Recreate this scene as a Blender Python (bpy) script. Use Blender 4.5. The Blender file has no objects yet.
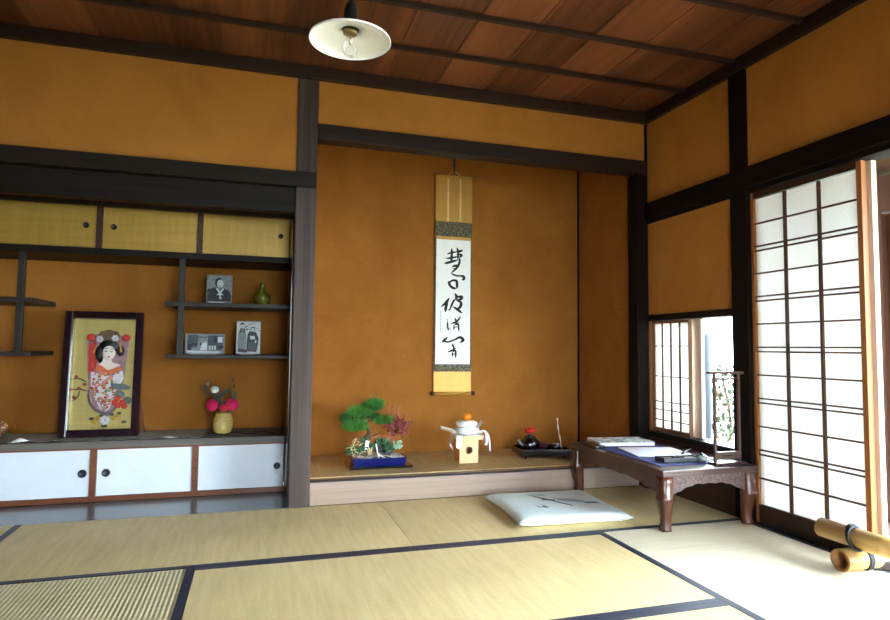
import bpy, bmesh, math, random
from mathutils import Vector, Matrix, noise
random.seed(7)
S = bpy.context.scene
COL = S.collection
PI = math.pi

# ------------------------------------------------------------------ materials
def lin(r, g, b):
    def f(c):
        c /= 255.0
        return c / 12.92 if c <= 0.04045 else ((c + 0.055) / 1.055) ** 2.4
    return (f(r), f(g), f(b), 1.0)

def new_mat(name):
    m = bpy.data.materials.new(name)
    m.use_nodes = True
    nt = m.node_tree
    for n in list(nt.nodes):
        nt.nodes.remove(n)
    out = nt.nodes.new('ShaderNodeOutputMaterial')
    b = nt.nodes.new('ShaderNodeBsdfPrincipled')
    nt.links.new(b.outputs[0], out.inputs[0])
    return m, nt, b, out

def coords(nt, stretch=(1, 1, 1), src='Object'):
    tc = nt.nodes.new('ShaderNodeTexCoord')
    mp = nt.nodes.new('ShaderNodeMapping')
    mp.inputs['Scale'].default_value = stretch
    nt.links.new(tc.outputs[src], mp.inputs[0])
    return mp.outputs[0]

def ramp(nt, fac, stops):
    r = nt.nodes.new('ShaderNodeValToRGB')
    e = r.color_ramp.elements
    while len(e) < len(stops):
        e.new(0.5)
    for i, (p, c) in enumerate(stops):
        e[i].position = p
        e[i].color = c
    nt.links.new(fac, r.inputs[0])
    return r.outputs[0]

def noise_tex(nt, vec, scale, detail=4, rough=0.55, dist=0.0):
    n = nt.nodes.new('ShaderNodeTexNoise')
    n.inputs['Scale'].default_value = scale
    n.inputs['Detail'].default_value = detail
    n.inputs['Roughness'].default_value = rough
    n.inputs['Distortion'].default_value = dist
    nt.links.new(vec, n.inputs['Vector'])
    return n.outputs['Fac']

def bump(nt, bsdf, h, strength, dist=0.002):
    bp = nt.nodes.new('ShaderNodeBump')
    bp.inputs['Strength'].default_value = strength
    bp.inputs['Distance'].default_value = dist
    nt.links.new(h, bp.inputs['Height'])
    nt.links.new(bp.outputs[0], bsdf.inputs['Normal'])

def plain(name, c, rough=0.5, metal=0.0, spec=0.5, vary=0.15, scale=12, coat=0.0):
    """one colour with a slight procedural mottle"""
    m, nt, b, o = new_mat(name)
    v = coords(nt)
    n = noise_tex(nt, v, scale)
    lo = tuple(x * (1 - vary) for x in c[:3]) + (1,)
    hi = tuple(min(1, x * (1 + vary)) for x in c[:3]) + (1,)
    nt.links.new(ramp(nt, n, [(0.3, lo), (0.7, hi)]), b.inputs['Base Color'])
    b.inputs['Roughness'].default_value = rough
    b.inputs['Metallic'].default_value = metal
    b.inputs['Specular IOR Level'].default_value = spec
    if coat:
        b.inputs['Coat Weight'].default_value = coat
        b.inputs['Coat Roughness'].default_value = 0.08
    return m

def wood(name, dark, light, axis='Z', rough=0.5, grain=45, bstr=0.3, spec=0.25, src='Object'):
    m, nt, b, o = new_mat(name)
    st = {'X': (1.2, grain, grain), 'Y': (grain, 1.2, grain), 'Z': (grain, grain, 1.2)}[axis]
    v = coords(nt, st, src)
    n = noise_tex(nt, v, 1.0, 6, 0.6, 0.6)
    v2 = coords(nt, tuple(s * 0.12 for s in st), src)
    n2 = noise_tex(nt, v2, 1.0, 3, 0.5, 0.3)
    mx = nt.nodes.new('ShaderNodeMath')
    mx.operation = 'MULTIPLY_ADD'
    nt.links.new(n2, mx.inputs[0])
    mx.inputs[1].default_value = 0.6
    sc = nt.nodes.new('ShaderNodeMath')
    sc.operation = 'MULTIPLY'
    nt.links.new(n, sc.inputs[0])
    sc.inputs[1].default_value = 0.4
    nt.links.new(sc.outputs[0], mx.inputs[2])
    nt.links.new(ramp(nt, mx.outputs[0], [(0.33, dark), (0.66, light)]), b.inputs['Base Color'])
    b.inputs['Roughness'].default_value = rough
    b.inputs['Specular IOR Level'].default_value = spec
    if bstr:
        bump(nt, b, n, bstr, 0.0015)
    return m

def plaster(name, lo, hi, marks=0.0):
    m, nt, b, o = new_mat(name)
    v = coords(nt)
    n = noise_tex(nt, v, 2.3, 5, 0.62, 0.4)
    f = noise_tex(nt, v, 160, 2, 0.6)
    col = ramp(nt, n, [(0.3, lo), (0.72, hi)])
    mixn = nt.nodes.new('ShaderNodeMix')
    mixn.data_type = 'RGBA'
    mixn.blend_type = 'MULTIPLY'
    mixn.inputs['Factor'].default_value = 0.28
    nt.links.new(col, mixn.inputs['A'])
    nt.links.new(ramp(nt, f, [(0.35, (0.62, 0.62, 0.62, 1)), (0.6, (1, 1, 1, 1))]), mixn.inputs['B'])
    last = mixn.outputs['Result']
    if marks:
        v2 = coords(nt, (3.2, 1, 16.0))
        s = noise_tex(nt, v2, 2.6, 5, 0.68, 0.5)
        k = ramp(nt, s, [(0.675, (0, 0, 0, 1)), (0.77, (1, 1, 1, 1))])
        m2 = nt.nodes.new('ShaderNodeMix')
        m2.data_type = 'RGBA'
        ml = nt.nodes.new('ShaderNodeMath')
        ml.operation = 'MULTIPLY'
        ml.inputs[1].default_value = marks
        nt.links.new(k, ml.inputs[0])
        nt.links.new(ml.outputs[0], m2.inputs['Factor'])
        nt.links.new(last, m2.inputs['A'])
        m2.inputs['B'].default_value = lin(214, 178, 118)
        last = m2.outputs['Result']
    nt.links.new(last, b.inputs['Base Color'])
    b.inputs['Roughness'].default_value = 0.92
    b.inputs['Specular IOR Level'].default_value = 0.15
    bump(nt, b, f, 0.25, 0.002)
    return m

def tatami(name, lo, hi, axis='X', ridge=0.35, groove=0.75):
    """rush ridges run along the long side: bands counted across it"""
    m, nt, b, o = new_mat(name)
    v = coords(nt)
    w = nt.nodes.new('ShaderNodeTexWave')
    w.wave_type = 'BANDS'
    w.bands_direction = 'Y' if axis == 'X' else 'X'
    w.inputs['Scale'].default_value = 2 * PI / (20 * 0.0165)
    w.inputs['Distortion'].default_value = 0.15
    nt.links.new(v, w.inputs['Vector'])
    st = (2.0, 22, 1) if axis == 'Y' else (22, 2.0, 1)
    v2 = coords(nt, st)
    n = noise_tex(nt, v2, 1.6, 5, 0.65)
    n2 = noise_tex(nt, v, 1.7, 3, 0.5)
    col = ramp(nt, n, [(0.28, lo), (0.72, hi)])
    mx = nt.nodes.new('ShaderNodeMix')
    mx.data_type = 'RGBA'
    mx.blend_type = 'MULTIPLY'
    mx.inputs['Factor'].default_value = 1.0
    nt.links.new(col, mx.inputs['A'])
    g = groove
    nt.links.new(ramp(nt, w.outputs['Fac'], [(0.0, (g, g, g * 0.95, 1)), (0.45, (1, 1, 1, 1))]), mx.inputs['B'])
    m3 = nt.nodes.new('ShaderNodeMix')
    m3.data_type = 'RGBA'
    m3.blend_type = 'MULTIPLY'
    m3.inputs['Factor'].default_value = 1.0
    nt.links.new(mx.outputs['Result'], m3.inputs['A'])
    nt.links.new(ramp(nt, n2, [(0.3, (0.86, 0.85, 0.82, 1)), (0.7, (1, 1, 1, 1))]), m3.inputs['B'])
    nt.links.new(m3.outputs['Result'], b.inputs['Base Color'])
    b.inputs['Roughness'].default_value = 0.62
    b.inputs['Specular IOR Level'].default_value = 0.35
    bump(nt, b, w.outputs['Fac'], ridge, 0.002)
    return m

def paper_mat(name, c, trans=0.5):
    m, nt, b, o = new_mat(name)
    nt.nodes.remove(b)
    d = nt.nodes.new('ShaderNodeBsdfDiffuse')
    t = nt.nodes.new('ShaderNodeBsdfTranslucent')
    v = coords(nt)
    n = noise_tex(nt, v, 60, 5, 0.7)
    col = ramp(nt, n, [(0.3, tuple(x * 0.93 for x in c[:3]) + (1,)), (0.7, c)])
    nt.links.new(col, d.inputs[0])
    nt.links.new(col, t.inputs[0])
    mx = nt.nodes.new('ShaderNodeMixShader')
    mx.inputs[0].default_value = trans
    nt.links.new(d.outputs[0], mx.inputs[1])
    nt.links.new(t.outputs[0], mx.inputs[2])
    nt.links.new(mx.outputs[0], o.inputs[0])
    return m

def glass_mat(name, refl=0.06, tint=(1, 1, 1, 1)):
    m, nt, b, o = new_mat(name)
    nt.nodes.remove(b)
    t = nt.nodes.new('ShaderNodeBsdfTransparent')
    t.inputs[0].default_value = tint
    g = nt.nodes.new('ShaderNodeBsdfGlossy')
    g.inputs['Roughness'].default_value = 0.03
    fr = nt.nodes.new('ShaderNodeFresnel')
    fr.inputs[0].default_value = 1.45
    mu = nt.nodes.new('ShaderNodeMath')
    mu.operation = 'MULTIPLY'
    mu.inputs[1].default_value = refl / 0.04
    nt.links.new(fr.outputs[0], mu.inputs[0])
    mx = nt.nodes.new('ShaderNodeMixShader')
    nt.links.new(mu.outputs[0], mx.inputs[0])
    nt.links.new(t.outputs[0], mx.inputs[1])
    nt.links.new(g.outputs[0], mx.inputs[2])
    nt.links.new(mx.outputs[0], o.inputs[0])
    return m

def brocade(name, a, b_, scale=55):
    m, nt, b, o = new_mat(name)
    v = coords(nt, (1, 1, 1))
    vo = nt.nodes.new('ShaderNodeTexVoronoi')
    vo.inputs['Scale'].default_value = scale
    nt.links.new(v, vo.inputs['Vector'])
    nt.links.new(ramp(nt, vo.outputs['Distance'], [(0.25, a), (0.5, b_)]), b.inputs['Base Color'])
    b.inputs['Roughness'].default_value = 0.6
    return m

def goldpaper(name, lo, hi):
    m, nt, b, o = new_mat(name)
    v = coords(nt, (3, 3, 40))
    v2 = coords(nt, (40, 3, 3))
    n = noise_tex(nt, v, 1, 3)
    n2 = noise_tex(nt, v2, 1, 3)
    a = nt.nodes.new('ShaderNodeMath')
    a.operation = 'ADD'
    nt.links.new(n, a.inputs[0])
    nt.links.new(n2, a.inputs[1])
    h = nt.nodes.new('ShaderNodeMath')
    h.operation = 'MULTIPLY'
    h.inputs[1].default_value = 0.5
    nt.links.new(a.outputs[0], h.inputs[0])
    nt.links.new(ramp(nt, h.outputs[0], [(0.12, lo), (0.88, hi)]), b.inputs['Base Color'])
    b.inputs['Roughness'].default_value = 0.42
    b.inputs['Metallic'].default_value = 0.35
    return m

M = {}
M['plaster'] = plaster('ochre_plaster', lin(170, 110, 46), lin(190, 128, 56))
M['plaster_alcove'] = plaster('ochre_plaster_dark_scratched', lin(144, 89, 35), lin(167, 109, 45), 0.40)  # darker tone for both alcoves, with pale scratch marks
M['post'] = wood('weathered_post', lin(44, 34, 30), lin(88, 74, 68), 'Z', 0.55, 60, 0.35)
M['dark_z'] = wood('dark_timber_z', lin(16, 11, 10), lin(30, 22, 19), 'Z', 0.6, spec=0.08)
M['dark_x'] = wood('dark_timber_x', lin(18, 14, 12), lin(42, 34, 29), 'X', 0.5, spec=0.15)
M['dark_y'] = wood('dark_timber_y', lin(13, 10, 9), lin(27, 20, 17), 'Y', 0.5, spec=0.12)
M['lintel'] = wood('tokonoma_lintel_wood', lin(28, 18, 15), lin(50, 34, 28), 'X', 0.5)
M['ledge'] = wood('tokonoma_ledge_wood', lin(138, 116, 102), lin(178, 156, 138), 'X', 0.5, 60, 0.25)
M['cornice'] = wood('cornice_wood', lin(32, 20, 17), lin(56, 38, 32), 'X', 0.45)
M['cornice_y'] = wood('cornice_wood_y', lin(24, 17, 14), lin(46, 34, 28), 'Y', 0.45)
M['ceiling'] = wood('cedar_ceiling', lin(92, 48, 26), lin(150, 84, 46), 'Y', 0.5, 40, 0.2)
M['batten'] = wood('ceiling_batten_wood', lin(40, 28, 24), lin(66, 48, 42), 'X', 0.5)
M['board_gloss'] = wood('polished_floor_board', lin(74, 78, 80), lin(100, 104, 106), 'X', 0.22, 40, 0.03, 0.8)
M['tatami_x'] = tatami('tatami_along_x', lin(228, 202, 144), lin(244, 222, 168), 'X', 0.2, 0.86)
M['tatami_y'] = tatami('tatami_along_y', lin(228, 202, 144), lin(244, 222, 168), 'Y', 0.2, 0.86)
M['tatami_ribbed'] = tatami('tatami_ribbed_pale', lin(216, 202, 152), lin(238, 226, 184), 'Y', 0.6, 0.62)  # stronger stripes: shading of the ribs put into the groove colour
M['tatami_lit'] = tatami('tatami_painted_daylight', lin(234, 222, 190), lin(248, 238, 212), 'Y', 0.2, 0.88)  # lit copy of the tatami: doorway light put into a whiter colour
M['border'] = plain('navy_border_cloth', lin(32, 40, 60), 0.5, vary=0.3, scale=90, spec=0.6)
M['shoji_wood'] = wood('shoji_wood', lin(88, 58, 38), lin(128, 88, 58), 'Z', 0.5)
M['shoji_edge'] = wood('shoji_edge_wood', lin(126, 74, 36), lin(160, 102, 56), 'Z', 0.5)
M['pale_wood'] = wood('pale_weathered_wood', lin(186, 156, 132), lin(222, 194, 172), 'Z', 0.6)
M['lattice'] = wood('lattice_wood', lin(58, 36, 28), lin(88, 58, 44), 'Z', 0.55, bstr=0)
M['shoji_rail'] = wood('shoji_bottom_board', lin(44, 28, 22), lin(72, 48, 38), 'Y', 0.4)
M['paper'] = paper_mat('shoji_paper', (0.95, 0.935, 0.90, 1), 0.44)
M['glass'] = glass_mat('clear_glass')
M['bulb_glass'] = glass_mat('bulb_glass', 0.02)
M['case_glass'] = glass_mat('case_glass', 0.035)
M['gold'] = goldpaper('gold_paper', lin(148, 114, 44), lin(190, 154, 70))
M['white_door'] = plain('white_door_paper', lin(216, 222, 228), 0.55, vary=0.03, scale=9)
M['red_lacquer_rail'] = wood('reddish_door_frame', lin(88, 50, 34), lin(130, 78, 54), 'X', 0.35)
M['black_lacquer'] = plain('black_lacquer', lin(20, 15, 16), 0.16, vary=0.1, coat=0.6)
M['case_lacquer'] = plain('purple_black_lacquer', lin(32, 15, 23), 0.12, vary=0.1, coat=0.8)
M['pull'] = plain('dark_metal_pull', lin(62, 66, 74), 0.35, 0.7)
M['pull_black'] = plain('black_pull', lin(24, 20, 20), 0.3, 0.3)
M['shelf'] = wood('shelf_wood', lin(30, 27, 25), lin(56, 50, 46), 'X', 0.45)
M['case_back'] = goldpaper('case_gold_back', lin(176, 156, 84), lin(214, 196, 120))
M['white_enamel'] = plain('white_enamel', lin(250, 251, 250), 0.25, vary=0.02)
M['bakelite'] = plain('black_bakelite', lin(18, 26, 26), 0.3)
M['brass'] = plain('dull_brass', lin(150, 132, 90), 0.35, 0.9)
M['desk'] = wood('rosewood_desk', lin(50, 28, 24), lin(82, 52, 44), 'Y', 0.3, 45, 0.2, 0.6)
M['desk_z'] = wood('rosewood_leg', lin(56, 28, 20), lin(96, 54, 38), 'Z', 0.25, 45, 0.15, 0.6)
def carved(name):
    m, nt, b, o = new_mat(name)
    v = coords(nt)
    n = noise_tex(nt, v, 70, 3, 0.6, 1.2)
    nt.links.new(ramp(nt, n, [(0.4, lin(48, 30, 26)), (0.6, lin(98, 70, 62))]), b.inputs['Base Color'])
    b.inputs['Roughness'].default_value = 0.32
    bump(nt, b, n, 0.9, 0.004)
    return m
M['desk_carved'] = carved('carved_rosewood')
M['navy_cloth'] = plain('navy_cloth', lin(38, 44, 104), 0.8, vary=0.2, scale=60)
M['sheet_white'] = plain('white_writing_paper', lin(240, 240, 242), 0.7, vary=0.02)
M['ink_black'] = plain('black_ink', lin(22, 20, 22), 0.7)
M['ink_faint'] = plain('thin_grey_ink', lin(120, 112, 108), 0.8)
M['stone'] = plain('inkstone', lin(34, 34, 40), 0.35)
M['celadon'] = plain('celadon_glaze', lin(128, 138, 128), 0.2)
def booklet_mat(name):
    m, nt, b, o = new_mat(name)
    v = coords(nt)
    n = noise_tex(nt, v, 26, 4, 0.6, 0.8)
    nt.links.new(ramp(nt, n, [(0.40, lin(110, 134, 128)), (0.50, lin(206, 216, 214)), (0.62, lin(232, 234, 230))]), b.inputs['Base Color'])
    b.inputs['Roughness'].default_value = 0.6
    return m
M['booklet'] = booklet_mat('booklet_cover')
M['rack'] = wood('brush_rack_wood', lin(62, 45, 39), lin(100, 78, 70), 'Z', 0.35)
M['cushion'] = plain('pale_aqua_cotton', lin(226, 240, 236), 0.85, vary=0.06, scale=7)
M['cushion_ink'] = plain('cushion_print_dark', lin(44, 54, 58), 0.85)
M['cushion_grey'] = plain('cushion_print_grey', lin(112, 146, 150), 0.85)
def bamboo_mat(name):
    m, nt, b, o = new_mat(name)
    v = coords(nt, (30, 1.5, 30))
    n = noise_tex(nt, v, 1, 4)
    nt.links.new(ramp(nt, n, [(0.3, lin(172, 130, 72)), (0.7, lin(214, 176, 112))]), b.inputs['Base Color'])
    b.inputs['Roughness'].default_value = 0.28
    return m
M['bamboo'] = bamboo_mat('bamboo_skin')
M['bamboo_in'] = plain('bamboo_cut', lin(146, 98, 54), 0.7)
M['cord'] = plain('black_cord', lin(24, 26, 34), 0.7, scale=200, vary=0.4)
M['scroll_gold'] = goldpaper('scroll_gold_silk', lin(174, 126, 48), lin(202, 154, 68))
M['scroll_brocade'] = brocade('scroll_brocade', lin(136, 116, 62), lin(62, 60, 44), 95)
M['scroll_paper'] = plain('scroll_paper', lin(246, 247, 240), 0.8, vary=0.03, scale=20)
M['scroll_strip'] = plain('scroll_pale_strip', lin(226, 188, 140), 0.7)
M['roller'] = plain('dark_roller_knob', lin(52, 22, 18), 0.25)
M['hook'] = plain('smoked_bamboo_hook', lin(34, 32, 28), 0.4)
M['blue_pot'] = plain('cobalt_glaze', lin(14, 24, 92), 0.15, vary=0.2, coat=0.5)
M['white_sand'] = plain('white_sand', lin(240, 240, 242), 0.9, vary=0.06, scale=120)
M['needle'] = plain('pine_needle', lin(84, 150, 60), 0.55, vary=0.45, scale=30)
M['needle_dark'] = plain('dark_pine_needle', lin(46, 104, 44), 0.55, vary=0.4, scale=30)
M['bark'] = plain('bark', lin(84, 62, 48), 0.85, vary=0.35, scale=60)
M['red_leaf'] = plain('maroon_leaf', lin(128, 48, 52), 0.6, vary=0.35, scale=40)
M['pink_twig'] = plain('pinkish_twig', lin(178, 110, 90), 0.7)
M['rust'] = plain('rust_red_bamboo_leaf', lin(168, 84, 44), 0.7, vary=0.3)
M['fern'] = plain('fern_green', lin(40, 86, 42), 0.5, vary=0.4, scale=40)
M['pale_green'] = plain('pale_ornamental_leaf', lin(150, 190, 150), 0.5)
M['cream'] = plain('cream_straw', lin(226, 206, 150), 0.7)
M['rock'] = plain('dark_rock', lin(70, 70, 70), 0.8, vary=0.4, scale=30)
M['hinoki'] = wood('hinoki_wood', lin(222, 184, 132), lin(242, 212, 164), 'Z', 0.55, 60, 0.05)
M['hinoki_edge'] = wood('hinoki_end', lin(206, 132, 62), lin(226, 156, 84), 'Z', 0.55, 60, 0.05)
M['mochi'] = plain('white_rice_cake', lin(238, 240, 236), 0.45, vary=0.02)
M['orange'] = plain('bitter_orange', lin(240, 138, 26), 0.4, vary=0.1, scale=70)
M['leaf_dark'] = plain('camellia_leaf', lin(30, 56, 26), 0.6, vary=0.3, scale=30)
M['leaf_brown'] = plain('bronze_leaf', lin(62, 44, 30), 0.45, vary=0.3, scale=30)
M['camellia'] = plain('camellia_pink', lin(226, 36, 104), 0.5, vary=0.15, scale=60)
M['camellia_red'] = plain('camellia_red', lin(214, 42, 60), 0.5, vary=0.15, scale=60)
M['petal_white'] = plain('white_petal', lin(230, 232, 224), 0.6)
M['stamen'] = plain('stamen_yellow', lin(236, 190, 60), 0.6)
M['vase_yellow'] = plain('yellow_ash_glaze', lin(206, 184, 104), 0.22, vary=0.12, coat=0.4)
M['vase_groove'] = plain('olive_groove', lin(138, 124, 62), 0.3)
M['vase_green'] = plain('olive_green_glaze', lin(104, 108, 36), 0.15, vary=0.15, coat=0.5)
M['lace'] = plain('grey_green_lace', lin(166, 168, 152), 0.9, vary=0.22, scale=70)
M['lace_edge'] = plain('pale_lace_edge', lin(236, 238, 232), 0.9)
def checker(name):
    m, nt, b, o = new_mat(name)
    v = coords(nt)
    c = nt.nodes.new('ShaderNodeTexChecker')
    c.inputs['Scale'].default_value = 13
    c.inputs['Color1'].default_value = lin(34, 48, 66)
    c.inputs['Color2'].default_value = lin(128, 128, 122)
    nt.links.new(v, c.inputs['Vector'])
    nt.links.new(c.outputs[0], b.inputs['Base Color'])
    b.inputs['Roughness'].default_value = 0.85
    return m
M['checker'] = checker('indigo_check_cloth')
M['print_mid'] = plain('print_grey', lin(124, 130, 130), 0.45, vary=0.25, scale=50)
M['print_light'] = plain('print_pale', lin(196, 202, 202), 0.45, vary=0.1, scale=60)
M['print_dark'] = plain('print_black', lin(20, 21, 25), 0.45, vary=0.3, scale=60)
M['print_deep'] = plain('print_slate', lin(56, 62, 70), 0.45, vary=0.35, scale=50)
M['card'] = plain('card_edge', lin(180, 180, 172), 0.5)
M['skin'] = plain('white_silk_face', lin(238, 226, 214), 0.6, vary=0.02)
M['doll_hair'] = plain('black_silk_hair', lin(18, 14, 18), 0.4)
M['silk_red'] = plain('red_silk', lin(206, 48, 32), 0.5, vary=0.2, scale=50)
M['silk_pink'] = plain('pink_silk', lin(226, 140, 136), 0.5, vary=0.2, scale=50)
M['silk_mauve'] = plain('mauve_silk', lin(164, 122, 132), 0.5, vary=0.25, scale=40)
M['silk_white'] = plain('white_silk', lin(224, 222, 226), 0.5, vary=0.1, scale=60)
M['silk_green'] = plain('green_silk', lin(112, 168, 112), 0.5, vary=0.2, scale=60)
M['silk_teal'] = plain('grey_teal_silk', lin(88, 108, 104), 0.5, vary=0.3, scale=50)
M['silk_gold'] = plain('gold_silk', lin(206, 160, 46), 0.45, vary=0.2, scale=60)
M['silk_brown'] = plain('brown_gold_comb', lin(98, 74, 44), 0.4, vary=0.4, scale=60)
M['lip'] = plain('lip_red', lin(190, 40, 40), 0.5)
M['temari'] = brocade('woven_ball_cloth', lin(190, 158, 110), lin(92, 46, 34), 70)
M['red_cup'] = plain('vermilion_ornament', lin(204, 28, 8), 0.45, vary=0.15)
M['silver'] = plain('dull_silver', lin(190, 190, 192), 0.25, 0.9)
M['plum'] = plain('plum_lacquer', lin(104, 30, 56), 0.25)
M['engawa'] = wood('veranda_boards', lin(112, 94, 80), lin(146, 126, 110), 'Y', 0.4)
M['eave'] = wood('eave_wood', lin(78, 58, 48), lin(112, 88, 76), 'X', 0.6)
M['pillar_out'] = wood('veranda_pillar_wood', lin(62, 38, 26), lin(90, 58, 42), 'Z', 0.6)
M['ground'] = plain('mossy_garden_ground', lin(96, 100, 78), 0.95, vary=0.12, scale=30)
M['garden_post'] = wood('weathered_garden_post', lin(38, 44, 52), lin(58, 66, 74), 'Z', 0.8)
M['garden_leaf'] = plain('garden_leaf', lin(34, 44, 17), 0.6, vary=0.35, scale=20)
M['garden_wall'] = plain('pale_garden_wall', lin(228, 226, 216), 0.9, vary=0.08, scale=4)
M['dark_wall'] = wood('bounce_cut_dark_wall', lin(58, 44, 34), lin(84, 64, 50), 'Z', 0.7)  # unseen walls given a dark colour to cut indirect light in the room
M['dark_wainscot'] = wood('dark_wainscot_boards', lin(52, 34, 24), lin(84, 56, 40), 'Y', 0.6)
M['subfloor'] = plain('subfloor_boards', lin(90, 76, 60), 0.9)

# ------------------------------------------------------------------ mesh helpers
def B():
    return bmesh.new()

def box(bm, lo, hi, bev=0.0, mi=0, rot=None):
    lo, hi = Vector(lo), Vector(hi)
    r = bmesh.ops.create_cube(bm, size=1.0)
    vs = r['verts']
    c, d = (lo + hi) / 2, hi - lo
    for v in vs:
        v.co = Vector((v.co.x * d.x, v.co.y * d.y, v.co.z * d.z))
        if rot is not None:
            v.co = rot @ v.co
        v.co += c
    fs = set(f for v in vs for f in v.link_faces)
    for f in fs:
        f.material_index = mi
    if bev > 0:
        es = list(set(e for f in fs for e in f.edges))
        rr = bmesh.ops.bevel(bm, geom=es, offset=bev, segments=2, profile=0.6, affect='EDGES', clamp_overlap=True)
        for f in rr['faces']:
            f.material_index = mi
    return bm

def ring(bm, c, u, v, r1, r2, seg):
    return [bm.verts.new(c + u * (math.cos(2 * PI * i / seg) * r1) + v * (math.sin(2 * PI * i / seg) * r2)) for i in range(seg)]

def bridge(bm, a, b, mi=0, smooth=True):
    n = len(a)
    for i in range(n):
        f = bm.faces.new((a[i], a[(i + 1) % n], b[(i + 1) % n], b[i]))
        f.material_index = mi
        f.smooth = smooth

def cap(bm, r, mi=0, flip=False):
    f = bm.faces.new(list(reversed(r)) if flip else r)
    f.material_index = mi
    return f

def frame_of(d):
    d = d.normalized()
    up = Vector((0, 0, 1)) if abs(d.z) < 0.9 else Vector((1, 0, 0))
    u = d.cross(up).normalized()
    v = u.cross(d).normalized()
    return u, v

def tube(bm, pts, rad, seg=10, mi=0, caps=True, square=False):
    pts = [Vector(p) for p in pts]
    n = len(pts)
    rad = [rad] * n if not hasattr(rad, '__len__') else rad
    rs = []
    pu = None
    for i, p in enumerate(pts):
        d = (pts[min(i + 1, n - 1)] - pts[max(i - 1, 0)])
        u, v = frame_of(d)
        if pu is not None:
            u2 = pu - d.normalized() * pu.dot(d.normalized())
            if u2.length > 1e-6:
                u = u2.normalized()
                v = u.cross(d.normalized()).normalized()
        pu = u
        rs.append(ring(bm, p, u, v, rad[i], rad[i], seg))
    for i in range(n - 1):
        bridge(bm, rs[i], rs[i + 1], mi)
    if caps:
        cap(bm, rs[0], mi)
        cap(bm, rs[-1], mi, True)
    return bm

def lathe(bm, prof, c=(0, 0, 0), seg=32, mi=0, capb=True, capt=False, axis='Z'):
    c = Vector(c)
    u, v, w = Vector((1, 0, 0)), Vector((0, 1, 0)), Vector((0, 0, 1))
    rs = []
    for r, z in prof:
        rs.append(ring(bm, c + w * z, u, v, max(r, 1e-4), max(r, 1e-4), seg))
    for i in range(len(rs) - 1):
        bridge(bm, rs[i], rs[i + 1], mi)
    if capb:
        cap(bm, rs[0], mi, True)
    if capt:
        cap(bm, rs[-1], mi)
    return bm

def blob(bm, c, r, seg=10, rings=7, mi=0, jitter=0.0, rot=None):
    """ellipsoid"""
    r = Vector(r) if hasattr(r, '__len__') else Vector((r, r, r))
    c = Vector(c)
    rows = []
    for j in range(1, rings):
        th = PI * j / rings
        row = []
        for i in range(seg):
            ph = 2 * PI * i / seg
            p = Vector((r.x * math.sin(th) * math.cos(ph), r.y * math.sin(th) * math.sin(ph), r.z * math.cos(th)))
            if jitter:
                p *= 1 + random.uniform(-jitter, jitter)
            if rot is not None:
                p = rot @ p
            row.append(bm.verts.new(c + p))
        rows.append(row)
    tp = Vector((0, 0, r.z)); bt = Vector((0, 0, -r.z))
    if rot is not None:
        tp = rot @ tp; bt = rot @ bt
    t = bm.verts.new(c + tp)
    b = bm.verts.new(c + bt)
    for i in range(seg):
        k = (i + 1) % seg
        f = bm.faces.new((t, rows[0][i], rows[0][k])); f.smooth = True; f.material_index = mi
        f = bm.faces.new((b, rows[-1][k], rows[-1][i])); f.smooth = True; f.material_index = mi
    for j in range(len(rows) - 1):
        for i in range(seg):
            k = (i + 1) % seg
            f = bm.faces.new((rows[j][i], rows[j + 1][i], rows[j + 1][k], rows[j][k])); f.smooth = True; f.material_index = mi
    return bm

def prism(bm, outline, to3, depth, mi=0):
    """outline: list of (u,v); to3(u,v,w) -> point; extruded from w=0 to depth"""
    a = [bm.verts.new(Vector(to3(u, v, 0))) for u, v in outline]
    b = [bm.verts.new(Vector(to3(u, v, depth))) for u, v in outline]
    f = bm.faces.new(a); f.material_index = mi
    f = bm.faces.new(list(reversed(b))); f.material_index = mi
    n = len(a)
    for i in range(n):
        f = bm.faces.new((a[i], b[i], b[(i + 1) % n], a[(i + 1) % n])); f.material_index = mi
    return bm

def catmull(P, n=6):
    P = [Vector(p) for p in P]
    if len(P) < 3:
        return [P[0].lerp(P[-1], i / n) for i in range(n + 1)]
    Q = [P[0] * 2 - P[1]] + P + [P[-1] * 2 - P[-2]]
    out = []
    for i in range(1, len(Q) - 2):
        p0, p1, p2, p3 = Q[i - 1:i + 3]
        for k in range(n):
            t = k / n
            out.append(0.5 * ((2 * p1) + (p2 - p0) * t + (2 * p0 - 5 * p1 + 4 * p2 - p3) * t * t + (3 * p1 - p0 - 3 * p2 + p3) * t ** 3))
    out.append(P[-1])
    return out

def ribbon2d(bm, pts, w, to3, mi=0, ends=0.35):
    """brush stroke: pts (u,v) in the plane, half widths w per control point or one number"""
    n = len(pts)
    w = [w] * n if not hasattr(w, '__len__') else w
    P = catmull([(p[0], p[1], w[i]) for i, p in enumerate(pts)], 7)
    L = []; R = []
    m = len(P)
    for i, p in enumerate(P):
        d = P[min(i + 1, m - 1)] - P[max(i - 1, 0)]
        d.z = 0
        if d.length < 1e-9:
            d = Vector((1, 0, 0))
        d.normalize()
        s = min(1.0, ends + (1 - ends) * min(i, m - 1 - i) / 3.0)
        h = max(p.z, 1e-5) * s
        L.append(bm.verts.new(Vector(to3(p.x - d.y * h, p.y + d.x * h))))
        R.append(bm.verts.new(Vector(to3(p.x + d.y * h, p.y - d.x * h))))
    for i in range(m - 1):
        f = bm.faces.new((L[i], L[i + 1], R[i + 1], R[i])); f.material_index = mi
    return bm

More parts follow.
